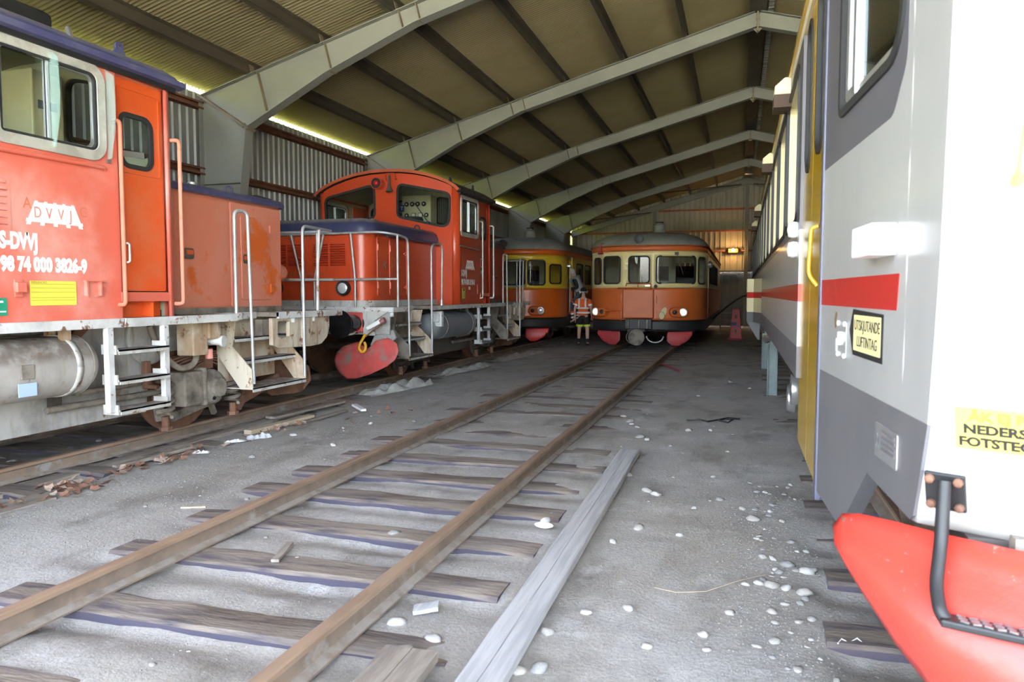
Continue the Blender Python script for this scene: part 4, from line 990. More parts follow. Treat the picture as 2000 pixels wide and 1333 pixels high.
    if not A:
        rail_('grab_bar', [(1.50,.06,2.53),(1.55,.10,2.52),(1.55,1.10,2.50),(1.50,1.14,2.51)], 'steel', .016)
    # ---- lettering and plates
    if A:
        text('running_number', '98 74 000 3826-9', .145, 'paint_white', t, T_side(1.503, .165, 1.79), xs=.72, bold=.009)
        text('owner_mark', 'S-DVVJ', .165, 'paint_white', t, T_side(1.503, .165, 1.955), xs=.62, bold=.009)
        text('ghost_lettering', 'A', .12, 'ghost', t, T_side(1.5015, .36, 2.26), xs=.9, ext=.0005); text('ghost_lettering', 'C', .12, 'ghost', t, T_side(1.5015, .86, 2.24), xs=.9, ext=.0005)
        lw, lx, lz, lh = .47, .40, 2.175, .13
    else:
        text('running_number', '98 74 000 3190-0', .145, 'paint_white', t, T_side(1.503, .165, 1.79), xs=.72, bold=.009)
        text('owner_mark', 'S-DVVJ', .165, 'paint_white', t, T_side(1.503, .165, 1.955), xs=.62, bold=.009)
        text('ghost_lettering', 'DAL', .24, 'ghost', t, T_side(1.0695, -1.98, 2.06), xs=.85, ext=.0005)
        lw, lx, lz, lh = .46, .42, 2.12, .13
    f_ = FX(1.502)
    mb = MB(); slab(mb, [(lx,lz),(lx+lw,lz),(lx+lw*.84,lz+lh),(lx+lw*.16,lz+lh)], f_, 0, .001)
    slab(mb, [(lx-.02,lz-.012),(lx+lw+.02,lz-.012),(lx+lw+.015,lz+.012),(lx-.015,lz+.012)], f_, -.0005, .0016); slab(mb, [(lx+lw*.12,lz+lh-.008),(lx+lw*.88,lz+lh-.008),(lx+lw*.88,lz+lh+.01),(lx+lw*.12,lz+lh+.01)], f_, -.0005, .0016)
    for k in range(5):
        a = lx+lw*k/4; b = lx+lw*.16+lw*.68*k/4
        slab(mb, [(a-.018,lz-.035),(a+.018,lz-.035),(b+.012,lz+lh+.02),(b-.012,lz+lh+.02)], f_, -.001, .0021)
    lg = mb.build('track_logo', 'paint_white', t)
    for k, ch in enumerate('DVVJ'): text('logo_letter', ch, .12, 'orange_a' if A else 'orange_b_shaded', lg, T_side(1.5050, lx+.045+k*lw*.225, lz+.022), xs=.75, ext=.0008)
    if A:
        mb = MB(); slab(mb, rrect(.39, .80, 1.525, 1.715, .004, 1), f_, 0, .002); yp = mb.build('data_plate', 'sign_yellow', t)
        mb = MB()
        for z in (1.690, 1.660, 1.628, 1.585, 1.565): mb.box(1.5042, 1.505, .40, .79, z-.0012, z+.0012)
        mb.build('plate_rules', 'ink_brown', yp)
        text('plate_heading', 'INFRANORD', .024, 'ink_brown', yp, T_side(1.5045, .40, 1.695), ext=.0004)
        mb = MB(); slab(mb, rrect(.08, .20, 1.455, 1.585, .004, 1), f_, 0, .002); gp = mb.build('green_label', 'sign_green', t)
        mb = MB(); mb.box(1.5042, 1.5048, .10, .17, 1.55, 1.565); mb.box(1.5042, 1.5048, .12, .19, 1.48, 1.49); mb.build('label_marks', 'white', gp)
        mb = MB(); mb.box(1.50, 1.545, .255, .335, 1.625, 1.70); mb.box(1.50, 1.51, .26, .33, 1.59, 1.725); mb.build('switch_box', 'orange_a', t, bevel=.006)
        mb = MB(); mb.box(1.50, 1.53, .88, .895, 1.60, 1.72); mb.box(1.50, 1.53, 1.02, 1.035, 1.60, 1.72); mb.box(1.50, 1.535, .87, 1.05, 1.718, 1.726); mb.box(1.50, 1.515, .90, .95, 1.592, 1.604); mb.box(1.50, 1.515, .98, 1.03, 1.592, 1.604); mb.build('card_holder', 'orange_a', t)
        mb = MB(); slab(mb, rrect(-.0, .26, 2.09, 2.47, .01, 1), f_, 0, .003); lp = mb.build('louvre_plate', 'orange_a', t)
        for k in range(7):
            z = 2.12+k*.05; mb = MB(); mb.add([(1.506,.02,z),(1.506,.22,z),(1.53,.215,z+.004),(1.53,.025,z+.004),(1.506,.02,z+.028),(1.506,.22,z+.028)], [(0,1,2,3),(3,2,5,4),(0,3,4),(1,5,2)]); mb.build('louvre', 'orange_a', lp)
        for yy in (.63, 1.165):
            mb = MB(); pts = [(1.505,2.75),(1.545,2.76),(1.59,3.0),(1.60,3.18),(1.59,3.44),(1.505,3.50)]
            mb.prism(pts, 'y', yy-.004, yy+.004); dg_ = mb.build('wind_deflector', 'glass_green', t)
            mb = MB(); mb.box(1.50,1.52,yy-.02,yy+.02,3.50,3.53); mb.box(1.50,1.52,yy-.02,yy+.02,2.72,2.75); mb.build('deflector_clamp', 'steel', dg_)
        rail_('arm_rail', [(1.52,-.1,2.66),(1.52,1.10,2.675),(1.50,1.13,2.66)], 'orange_a', .018)
    else:
        mb = MB(); slab(mb, rrect(.20, .38, 1.50, 1.72, .004, 1), f_, 0, .003); yp = mb.build('t_sign', 'sign_yellow', t)
        mb = MB(); mb.box(1.5055,1.506,.24,.34,1.67,1.695); mb.box(1.5055,1.506,.275,.305,1.53,1.695); ring(mb, rrect(.205,.375,1.505,1.715,.004,1), .012, f_, .003, .0042); mb.build('t_mark', 'ink', yp)
        mb = MB(); slab(mb, rrect(.56, .66, 1.69, 1.75, .004, 1), f_, 0, .002); mb.build('small_plate', 'white', t)
        mb = MB(); slab(mb, rrect(.14, .30, 2.12, 2.42, .004, 1), f_, 0, .002); mb.build('louvre_plate', 'orange_dark', t)
        rail_('panel_handle', [(1.50,1.13,1.66),(1.53,1.0,1.80),(1.53,1.0,1.60)], 'orange_b', .008, .02)
    return t
locomotive(3.93, 'A', 'faded salmon orange shunting locomotive in the left foreground, running number ending 3826-9')
locomotive(13.28, 'B', 'bright orange red shunting locomotive with blue hood behind the faded one, number 3190-0')
# ================================================================== glass with real reflections
# ================================================================== the two rounded railcars
class Plan:
    """outline of a railcar body in plan: rounded nose, then straight sides; u is the length along it from the nose centre"""
    def __init__(s, hw, nose, n, L):
        pts = []; K = 60
        for i in range(K+1):
            a = PI/2*i/K; pts.append((hw*math.sin(a)**(2/n), nose - nose*max(0, math.cos(a))**(2/n)))
        pts.append((hw, L)); s.p = pts; s.u = [0]
        for a, b in zip(pts, pts[1:]): s.u.append(s.u[-1] + math.hypot(b[0]-a[0], b[1]-a[1]))
        s.hw = hw; s.uc = s.u[K]; s.nose = nose
    def at(s, u):
        sg = 1 if u >= 0 else -1; u = abs(u); i = 0
        while i < len(s.u)-2 and s.u[i+1] < u: i += 1
        f = (u - s.u[i])/(s.u[i+1]-s.u[i]); a, b = s.p[i], s.p[i+1]
        x, y = a[0]+(b[0]-a[0])*f, a[1]+(b[1]-a[1])*f
        j0, j1 = max(0, i-1), min(len(s.p)-1, i+2)
        t = Vector((s.p[j1][0]-s.p[j0][0], s.p[j1][1]-s.p[j0][1])).normalized() if i < len(s.p)-2 else Vector((0,1))
        if u < 1e-3: t = Vector((1,0))
        return sg*x, y, sg*t.y, -t.x
    def fm(s, u, v, d):
        x, y, nx, ny = s.at(u); return (x+nx*d, y+ny*d, v)
    def ux(s, x):
        for i in range(len(s.p)-1):
            if s.p[i][0] <= abs(x) <= s.p[i+1][0]:
                return (1 if x >= 0 else -1)*(s.u[i] + (s.u[i+1]-s.u[i])*(abs(x)-s.p[i][0])/max(1e-6, s.p[i+1][0]-s.p[i][0]))
        return s.uc
    def uy(s, y): return s.uc + y - s.nose
def railcar(name, label, loc, V):
    t = thing(name, label, 'railcar', loc, 'rounded railcars at the back')
    P = Plan(1.6, 1.5, 2.55, 15.0); fm = P.fm; C = V == 'C'
    up, lowm, roofm = ('cream', 'orange_c', 'roof_c') if C else ('yellow_d', 'orange_d', 'roof_c')
    ue = P.uc + .12; END = P.uy(14.9)
    zs, z0, z1, z2, z3 = .60, .90, 1.76, 2.74, 2.88
    # windows on the nose, as ranges of x (converted to length along the outline)
    if C: W = [(-1.41,-1.18,1.87,2.58), (-1.09,-.62,1.88,2.61), (-.38,.17,1.89,2.60), (.35,1.33,1.88,2.60), (1.40,1.555,1.87,2.58)]
    else: W = [(-1.35,-.95,1.87,2.58), (-.62,-.04,1.87,2.58), (.03,.66,1.86,2.58), (.73,1.19,1.86,2.58), (1.30,1.535,1.90,2.46)]
    holes = [rrect(P.ux(a), P.ux(b), c, d, .09 if P.ux(b)-P.ux(a) > .3 else .07, 4) for a, b, c, d in W]
    mb = MB(); panel(mb, [(-ue,z1),(ue,z1),(ue,z2),(-ue,z2)], holes, fm, step=.13); mb.build('nose_upper_panel', up, t, smooth=40, solid=.04)
    for a, b, m_, nm in ((z0,z1,lowm,'nose_lower_panel'), (z2,z3,lowm,'cornice_band'), (zs,z0,'black','apron')):
        mb = MB(); panel(mb, [(-ue,a),(ue,a),(ue,b),(-ue,b)], [], fm, step=.13, d=.012 if nm == 'cornice_band' else (-.02 if nm == 'apron' else 0)); mb.build(nm, m_, t, smooth=40, solid=.03)
    for h in holes:
        mb = MB(); ring(mb, inset(h, -.018), .04, fm, -.03, .014); ws = mb.build('window_seal', 'rubber', t, smooth=50)
        mb = MB(); panel(mb, h, [], fm, step=.15, d=-.014); mb.build('pane', 'glass_car', ws, smooth=60)
    # straight sides
    for s_ in (1, -1):
        sd = lambda a, b: [(s_*a, 0), (s_*b, 0)]
        hs = []
        doors = [(P.uy(1.72), P.uy(2.36))]
        if not C and s_ > 0: doors = [(P.uy(1.52), P.uy(2.18))]
        for k in range(6):
            a = P.uy((2.75 if not C else 2.9) + k*1.35); hs.append(rrect(min(s_*a, s_*(a+1.02)), max(s_*a, s_*(a+1.02)), 1.92, 2.56, .09, 4))
        for zz0, zz1, m_, nm in ((z1,z2,up,'side_upper_panel'), (z0,z1,lowm,'side_lower_panel')):
            cut = list(hs) if zz0 == z1 else []
            for da, db in doors:
                segs = [(ue, da), (db, END)]
            for a, b in segs:
                pl = [(s_*a, zz0), (s_*b, zz0), (s_*b, zz1), (s_*a, zz1)]
                cc = [h for h in cut if min(abs(q[0]) for q in h) > a and max(abs(q[0]) for q in h) < b]
                mb = MB(); panel(mb, pl, cc, fm); mb.build(nm, m_, t, solid=.04, soff=(-1 if s_ > 0 else 1))
        mb = MB(); slab(mb, [(s_*ue,z2),(s_*END,z2),(s_*END,z3),(s_*ue,z3)], fm, -.03, .012); mb.build('cornice_band', lowm, t)
        mb = MB(); slab(mb, [(s_*ue,zs),(s_*END,zs),(s_*END,z0),(s_*ue,z0)], fm, -.05, -.02); mb.build('apron', 'black', t)
        for h in hs:
            mb = MB(); ring(mb, inset(h, -.018), .04, fm, -.03, .014); ws = mb.build('window_seal', 'rubber', t)
            mb = MB(); slab(mb, h, fm, -.016, -.012); mb.build('pane', 'glass_car', ws)
        da, db = doors[0]
        if C or s_ < 0:
            dw = rrect(min(s_*(da+.12), s_*(db-.12)), max(s_*(da+.12), s_*(db-.12)), 1.80, 2.52, .08, 4)
            mb = MB(); panel(mb, rrect(min(s_*da, s_*db), max(s_*da, s_*db), .80, 2.72, .02, 1), [dw], fm, d=-.02); dr = mb.build('door', lowm, t, solid=.03)
            mb = MB(); slab(mb, dw, fm, -.035, -.03); mb.build('pane', 'glass_car', dr)
        else:                                                    # open doorway with the leaf swung inside
            y_a, y_b = P.at(da)[1], P.at(db)[1]
            mb = MB(); mb.box(.75, 1.56, y_b-.03, y_b, 1.76, 2.66); lf = mb.build('open_door', 'yellow_d', t)
            mb = MB(); mb.box(.75, 1.56, y_b-.03, y_b, .95, 1.76); mb.build('door_lower_leaf', 'orange_d', lf)
            mb = MB(); mb.tube(bent([(1.62,y_a-.02,2.45),(1.67,y_a-.02,2.45),(1.67,y_a-.02,1.05),(1.62,y_a-.02,1.05)], .04), .016, 8); mb.build('door_handrail', 'galv', t, smooth=60)
            mb = MB(); mb.tube(bent([(1.62,y_b+.04,2.30),(1.67,y_b+.04,2.30),(1.67,y_b+.04,1.05),(1.62,y_b+.04,1.05)], .04), .016, 8); mb.build('door_handrail', 'galv', t, smooth=60)
            mb = MB(); mb.box(1.50, 1.78, y_a+.02, y_b-.02, .58, .61); mb.box(1.50,1.53,y_a+.02,y_b-.02,.58,.95); mb.build('footstep', 'grime', t)
            mb = MB(); mb.lathe([(.03,0),(.06,.02),(.065,.08),(.05,.12),(.02,.13)], (1.60, y_a-.14, 2.44), (1,0,0), 14); mb.build('side_lamp', 'alu', t, smooth=40)
    # roof dome: rings from the cornice up to the spine
    us = [-END + (END-P.uc)*0] ; us = []
    n = 46; us = [-END, -P.uc-3, -P.uc-.5] + [-P.uc + 2*P.uc*i/n for i in range(n+1)] + [P.uc+.5, P.uc+3, END]
    rows = []
    for a in (0, 12, 26, 42, 58, 72, 82, 90):
        r_ = []
        for u in us:
            x, y, nx, ny = P.at(u); cx, cy = 0, max(y, 2.4 if y < 2.4 else y)
            f = math.cos(math.radians(a))**.72; hgt = .05 + .47*math.sin(math.radians(a)) if y > 2.4 else .05 + .47*math.sin(math.radians(a))
            r_.append((cx+(x*1.012-cx)*f, cy+(y-cy-.02)*f, z3-.045+hgt))
        rows.append(r_)
    mb = MB(); mb.grid(rows); rf = mb.build('roof', roofm, t, smooth=60)
    mb = MB(); mb.tube([(P.fm(u, z3+.005, .03)) for u in us], .018, 6); mb.build('rain_gutter', 'orange_dark', rf)
    mb = MB()
    for k in range(70):
        u = -P.uc + 2*P.uc*k/69; mb.sphere(P.fm(u, z3+.03, .0), .012, 5, 3)
    mb.build('rivet_row', roofm, rf, kind='stuff')
    # headlamp on the roof front, chimney vent
    mb = MB(); mb.lathe([(.10,0),(.115,.10),(.118,.24),(.10,.245)], (-.12 if C else .0, .20, 3.06), (0,-1,0), 22); hl = mb.build('roof_headlamp', 'black', t, smooth=40)
    mb = MB(); mb.lathe([(.098,.22),(.085,.235),(.02,.245)], (-.12 if C else .0, .20, 3.06), (0,-1,0), 20); mb.build('lens', 'lens', hl, smooth=60)
    mb = MB(); mb.lathe([(.30,-.02),(.30,.03),(.17,.05),(.17,.26),(.12,.28),(.11,.36),(.02,.36)], (.18, 2.3, 3.34), (0,0,1), 20); vt = mb.build('roof_vent', 'roof_c', t, smooth=35)
    mb = MB(); mb.lathe([(.115,.28),(.115,.37),(.02,.375)], (.18, 2.3, 3.34), (0,0,1), 16); mb.build('vent_cap', 'black', vt, smooth=35)
    mb = MB(); mb.prism([(.95,3.14),(1.25,3.02),(1.36,2.98),(1.30,3.08),(1.0,3.24)], 'y', .95, 1.9); mb.build('roof_scoop', 'roof_c', rf, bevel=.015)
    # lamp housings
    for s_ in (1, -1):
        xc = .90 if s_ > 0 else -1.13
        if not C: xc = s_*.95
        u0 = P.ux(xc); o = rrect(u0-.23, u0+.23, .98, 1.25, .13, 6)
        mb = MB(); n_ = len(o); prof = [(0,0.0),(.0,.11),(.015,.145),(.035,.155)]
        rws = [[fm(*q, d) for q in inset(o, i_)] for i_, d in prof]; mb.grid(rws, True); top = rws[-1]; mb.add(top, [tuple(range(n_))]); lh = mb.build('lamp_housing', lowm, t, smooth=40)
        a, b = (-.10, .11) if s_ < 0 else (.10, -.11)
        if not C: a, b = (.10, -.11) if s_ > 0 else (-.10, .11)
        for du, r_, m_ in ((a, .095, 'lens_glow' if C else 'lens'), (b, .06, 'black')):
            p = fm(u0+du, 1.115, .145); _, _, nx, ny = P.at(u0+du); mb = MB(); mb.lathe([(r_,0),(r_,.02),(r_*.75,.032),(.01,.04)], p, (nx*.4, -1 if abs(nx) < .95 else ny, 0), 20)
            ln = mb.build('headlight_lens' if r_ > .08 else 'tail_light', m_, lh, smooth=50)
            if r_ > .08: mb = MB(); mb.lathe([(r_+.012,0),(r_+.015,.02),(r_,.024)], p, (nx*.4, -1 if abs(nx) < .95 else ny, 0), 20); mb.build('lamp_rim', 'chrome', lh, smooth=40)
    # rail guards
    for s_ in (1, -1):
        def fp(u, v, d): return (s_*(.93+u), .30 + .28*abs(u+.3)**1.2 - .10*math.cos((v-.35)*4) - d, v)
        mb = MB(); panel(mb, [(x, z) for x, z in rpoly([(-.30,.60),(.36,.60),(.36,.50),(.22,.33),(.0,.21),(-.16,.20),(-.30,.34)], .09, 3)], [], fp, step=.07); mb.build('rail_guard', 'plow_c' if C else 'plow_d', t, smooth=60, solid=.014)
    for yy in (2.6, 5.1) if not C else (3.2, 6.0): wheelset_small(t, yy)
    mb = MB(); mb.box(-.9, .9, 2.0, 6.6, .62, .88); mb.box(-.7,.7, .5, 2.0, .6, .85); mb.build('underframe', 'grime', t)
    # inside
    mb = MB(); mb.box(-1.5, 1.5, .9, 14.8, .88, .92); mb.build('saloon_floor', 'interior', t)
    mb = MB(); panel(mb, [(-1.5,.95),(1.5,.95),(1.5,2.85),(-1.5,2.85)], [rrect(-.35,.45,.95,2.5,.05,2), rrect(.65,1.3,1.85,2.5,.08,3)], FY(2.45)); mb.build('cab_bulkhead', 'cab_inside', t, solid=.03)
    mb = MB(); mb.box(.25, 1.05, .55, .9, .95, 1.82); mb.build('driver_desk', 'interior', t, bevel=.03)
    mb = MB(); mb.box(-1.48, 1.48, 14.8, 14.85, .9, 2.85); mb.build('end_wall', 'interior', t)
    for k in range(5):
        for sx in (-1, 1):
            mb = MB(); mb.box(sx*.55 if sx > 0 else -1.45, 1.45 if sx > 0 else -.55, 3.6+k*1.7, 3.75+k*1.7, 1.2, 2.1); mb.build('seat_back', 'cab_dark', t, bevel=.05)
    if C:
        # gangway plate, rails, coupler, emblem, horn
        mb = MB(); mb.box(-.53, .30, -.10, .05, .95, 1.73); gp = mb.build('gangway_plate', 'orange_c', t, bevel=.035, seg=3)
        for x, z in ((-.56,1.50),(-.56,1.05),(.35,1.45),(.35,1.05)):
            mb = MB(); mb.box(x-.02, x+.02, -.06, .06, z-.10, z+.10); mb.build('plate_hinge', 'orange_c', gp)
        for pts in ([(-.44,-.05,1.80),(-.44,-.08,1.88),(.22,-.08,1.88),(.22,-.06,1.73)], [(-.12,-.07,1.73),(-.12,-.08,1.88)], [(-.66,-.03,1.73),(-.66,-.06,1.76),(-.16,-.06,1.76),(-.14,-.06,1.73)]):
            mb = MB(); mb.tube(bent(pts, .05, 3), .013, 6); mb.build('gangway_rail', 'orange_c', t, smooth=60)
        mb = MB(); mb.tube(bent([(-1.02,.05,1.15),(-.95,-.04,1.15),(-.60,-.04,1.15),(-.57,-.04,.88)], .04, 3), .013, 6); mb.build('brake_lever', 'orange_c', t, smooth=60)
        mb = MB(); mb.lathe([(.045,0),(.05,.02),(.03,.035)], (.34, .0, 1.80), (0,-1,0), 12); mb.build('round_socket', 'grime', t, smooth=40)
        mb = MB(); mb.bar((.08,-.09,1.815),(.20,-.09,1.82),.02,.025); mb.build('lever_handle', 'alu', t)
        mb = MB(); mb.box(-.46, .26, -.12, .10, .66, .94); cb = mb.build('coupler_box', 'black', t, bevel=.02)
        for x in (-.36, -.08, .14):
            mb = MB(); mb.box(x-.025, x+.025, -.15, -.1, .68, .92); mb.build('coupler_bar', 'black_gloss', cb, bevel=.01)
        mb = MB(); mb.box(-.36, .10, -.30, .0, .60, .68); mb.build('draw_gear', 'grime', t, bevel=.02)
        mb = MB(); mb.cyl((-.11,.1,.46),(-.11,-.36,.46),.07,12); mb.lathe([(.02,.0),(.21,.0),(.215,.02),(.20,.03),(.02,.035)], (-.11,-.36,.46), (0,-1,0), 28); mb.build('buffer_head', 'grime_pale', t, smooth=35)
        mb = MB(); mb.tube([(-.18+.20*math.cos(2*PI*i/24), -.34, .46+.18*math.sin(2*PI*i/24)) for i in range(24)], .014, 6, closed=True); mb.build('buffer_ring', 'alu', t, smooth=60)
        mb = MB(); mb.tube([(.34+.22*math.cos(PI+PI*i/14), -.05, .48+.17*math.sin(PI+PI*i/14)) for i in range(15)], .022, 8); mb.build('hose_bow', 'steel', t, smooth=60)
        u0 = P.ux(.52)
        mb = MB(); slab(mb, [(u0+.02+.10*math.cos(2*PI*i/20)*.8+.05*math.sin(2*PI*i/20), 1.10+.15*math.sin(2*PI*i/20)) for i in range(20)], fm, .0, .006); em = mb.build('emblem', 'emblem', t)
        mb = MB(); slab(mb, [(u0-.02+.085*math.cos(2*PI*i/18), 1.02+.11*math.sin(2*PI*i/18)) for i in range(18)], fm, .006, .009); mb.build('emblem_outline', 'emblem_brown', em)  # dark brown outline round the small ellipse of the emblem
        mb = MB(); slab(mb, [(u0-.02+.07*math.cos(2*PI*i/18), 1.025+.095*math.sin(2*PI*i/18)) for i in range(18)], fm, .009, .011); mb.build('emblem_field', 'emblem', em)
        mb = MB(); mb.lathe([(.015,0),(.02,.10),(.04,.20),(.085,.29),(.08,.295),(.02,.2)], (-1.18, .22, 2.98), (0,-.1,-1), 14); hn = mb.build('horn', 'plow_c', t, smooth=50)
        mb = MB(); mb.tube([(-1.25,.3,2.97),(-1.10,.28,2.98)], .012, 6); mb.build('horn_bracket', 'grime', hn)
        mb = MB(); mb.bar((.86,.06,2.68),(1.04,.10,2.12),.015,.012); mb.box(.82,.92,.03,.10,2.63,2.70); mb.build('wiper', 'black', t)
        mb = MB(); mb.lathe([(.03,0),(.08,.02),(.09,.09),(.06,.13)], (1.60, 1.65, 2.42), (1,0,0), 12); mb.build('side_lamp', 'alu', t, smooth=40)
    else:
        mb = MB(); mb.bar((.66,.10,2.66),(.52,.06,2.30),.015,.012); mb.build('wiper', 'black', t)
        mb = MB(); mb.tube([(-.3,1.4,3.33),(.0,1.35,3.36),(.45,1.5,3.32),(.75,2.2,3.26),(.95,4,3.20)], .012, 6); mb.build('roof_cable', 'grime_pale', rf)
        mb = MB(); mb.box(-.5,.35,2.5,3.5,3.36,3.42); mb.build('roof_hatch', 'roof_c', rf)
    return t
def wheelset_small(t, y):
    for s_ in (-1, 1):
        mb = MB(); o = (s_*.82, y, .50); ax = (-s_, 0, 0)
        mb.lathe([(.02,.02),(.10,.0),(.27,.03),(.29,0),(.35,.01),(.35,.10),(.378,.115),(.378,.135),(.02,.13)], o, ax, 30); mb.build('wheel', 'wheel', t, smooth=35)
        mb = MB(); mb.box(s_*.86, s_*1.02, y-.16, y+.16, .40, .62); mb.build('axle_box', 'grime_pale', t, bevel=.03)
    mb = MB(); mb.cyl((-.72,y,.5),(.72,y,.5),.06,10); mb.build('axle', 'grime', t, smooth=60)
railcar('railcar', 'cream and orange rounded railcar on the middle track, facing the camera', (-2.49, 20.0, 0), 'C')
railcar('railcar', 'yellow and orange rounded railcar on the left track behind the locomotives', (-6.65, 20.75, 0), 'D')
# ================================================================== grey and white railcar on the right
XS, TC = .38, 1.80
TA = math.radians(4.8); TS, TCN = math.sin(TA), math.cos(TA)
def fR(u, v, d): return (XS + u*TS - d*TCN, 4.0 - u*TCN - d*TS, v)          # tapered cab side, u towards the nose
fS = FXN(XS)                                                                # straight side
def nose_u(z): 
    t_ = [(.90,1.53),(1.0,1.57),(1.24,1.65),(1.64,1.70),(2.4,1.735),(3.4,1.74)]
    for (a, b), (c, d) in zip(t_, t_[1:]):
        if a <= z <= c: return b + (d-b)*(z-a)/(c-a)
    return t_[-1][1] if z > 3 else t_[0][1]
def nose_pt(s_, z, d=0.0):
    """s_ 0 at the near corner, 1 at the centre line"""
    c = Vector(fR(nose_u(z), z, 0)); r = .10
    e = Vector((TC, c.y - .30, z)); p = c + (e-c)*s_ + Vector((0, -.22*4*s_*(1-s_)*.5, 0))
    return (p.x, p.y - d, p.z)
R_ = thing('modern_railcar', 'grey, white and yellow modern railcar standing on the right, red stripe along its side', 'railcar', (TC, 2.2, 0), world=True)
END = 26.3
DO0, DO1, DO2 = 4.08, 4.82, 5.50
# straight side in bands
def band(nm, a, b, z0, z1, m_, holes=(), d=0.0):
    mb = MB(); panel(mb, [(a,z0),(b,z0),(b,z1),(a,z1)], list(holes), fS, d=d); return mb.build(nm, m_, R_, solid=.04)
band('side_skirt', DO2, END, 1.03, 1.25, 'r_grey_low'); band('side_panel', DO2, END, 1.25, 1.562, 'r_white'); band('side_stripe', DO2, END, 1.562, 1.684, 'r_red'); band('side_panel', DO2, END, 1.684, 2.06, 'r_white')
wins = [rrect(5.78+k*1.56, 5.78+k*1.56+1.34, 2.15, 3.26, .10, 4) for k in range(13)]
band('window_band', DO2, END, 2.06, 3.36, 'r_grey', wins)
band('top_panel', DO2-1.6, END, 3.38, 3.46, 'r_pale'); 
mb = MB(); mb.box(XS-.02, XS+.05, 4.0, END, 3.46, 3.50); mb.build('gutter', 'r_yellow', R_)
for i, w in enumerate(wins):
    mb = MB(); ring(mb, inset(w, -.02), .03, fS, -.01, .012); ws = mb.build('window_frame', 'black', R_)
    mb = MB(); panel(mb, inset(w, .01), [], fS, d=-.115); mb.build('pane', 'glass_side', ws)
    ya = 5.78+i*1.56
    mb = MB(); ring(mb, inset(w, .001), .02, fS, -.125, -.012); mb.build('window_reveal', 'r_cream', ws)
    mb = MB(); slab(mb, rrect(ya, ya+.30, 2.14, 3.28, .01, 1), fS, -.20, -.17); slab(mb, rrect(ya+.98, ya+1.34, 2.14, 3.28, .01, 1), fS, -.20, -.17)
    mb.build('curtain', 'r_cream', ws)
# roof
prof = [(0,3.48),(.03,3.58),(.14,3.70),(.40,3.82),(.85,3.90),(1.42,3.93)]
pr_ = [(XS+a, z) for a, z in prof] + [(2*TC-XS-a, z) for a, z in prof[::-1][1:]]
mb = MB(); mb.grid([[(TC+(x-TC)*k, y, z-dz) for x, z in pr_] for y, k, dz in ((2.45,.90,.10), (2.9,.925,.02), (4.0,1,0), (END,1,0))]); rf = mb.build('roof', 'r_pale', R_, smooth=40, solid=.03)
for k, y in enumerate((6.9, 10.5, 16.4, 20.1)):
    mb = MB(); mb.prism([(XS+.02,3.33),(XS-.13,3.33),(XS-.13,3.40),(XS-.05,3.47),(XS+.02,3.47)], 'y', y, y+.30); vh = mb.build('air_vent', 'r_cream', R_, bevel=.008)
    mb = MB(); mb.box(XS-.135, XS+.01, y+.0, y+.28, 3.22, 3.328); mb.build('vent_grille', mat('grille_brown%d' % k, (.08,.045,.03), rough=.7) if k == 0 else M['grille_brown0'], vh)
# far side and ends
mb = MB(); mb.box(2*TC-XS-.04, 2*TC-XS, 3.9, END, 1.03, 3.46); mb.build('far_side', 'r_white', R_)
mb = MB(); mb.box(XS+.04, 2*TC-XS-.04, END-.05, END, 1.03, 3.46); mb.build('rear_end', 'r_grey', R_)
mb = MB(); mb.box(XS+.05, 2*TC-XS-.05, 4.2, END-.1, 1.20, 1.26); mb.build('floor_plate', 'interior', R_)
mb = MB(); mb.box(XS+.9, XS+.94, 5.6, END-.2, 1.26, 2.2); mb.build('seat_row', 'cab_dark', R_)
mb = MB(); mb.box(XS+2.0, XS+2.04, 5.6, END-.2, 1.26, 3.3); mb.build('aisle_wall', 'r_pale', R_)
# double folding door
for a, b, wz in ((DO1+.006, DO2, 0), (DO0, DO1-.006, 0)):
    wn_ = rrect(a+.17, b-.19, 2.40, 3.33, .15, 6); pl = [(a,.60),(b,.60),(b,3.385),(a,3.385)]
    mb = MB(); panel(mb, pl, [wn_], FXN(XS+.02)); dr = mb.build('door_leaf', 'r_yellow', R_, solid=.04, label='yellow folding door leaf with tall rounded window')
    mb = MB(); ring(mb, inset(wn_, -.012), .03, FXN(XS+.02), -.02, .012); ws = mb.build('door_window_seal', 'rubber', dr, smooth=40)
    mb = MB(); slab(mb, wn_, FXN(XS+.02), -.016, -.010); mb.build('pane', 'glass_car', ws)
mb = MB(); mb.tube(bent([(XS+.015,4.32,1.98),(XS-.02,4.33,1.97),(XS-.03,4.33,1.72),(XS+.015,4.32,1.66)], .05), .012, 8); mb.build('door_grip', 'r_yellow', R_, smooth=60)
mb = MB(); mb.box(XS+.03, XS+.06, DO1-.012, DO1+.012, .62, 3.38); mb.build('door_joint', 'black', R_)
for z in (2.07, 1.93):
    mb = MB(); mb.lathe([(.055,0),(.06,.03),(.05,.06),(.01,.07)], (XS, 5.68, z), (-1,0,0), 14); mb.build('door_lamp', 'white', R_, smooth=40)
# pillar between door and cab
for a, b, d, m_ in ((3.985, 4.075, .002, 'r_grey'), (3.955, 3.985, .006, mat('r_bluegrey', (.10,.105,.16), rough=.4))):
    mb = MB(); slab(mb, [(a,.58),(b,.58),(b,3.40),(a,3.40)], fS, -.03, d); mb.build('door_pillar', m_, R_, bevel=.01)
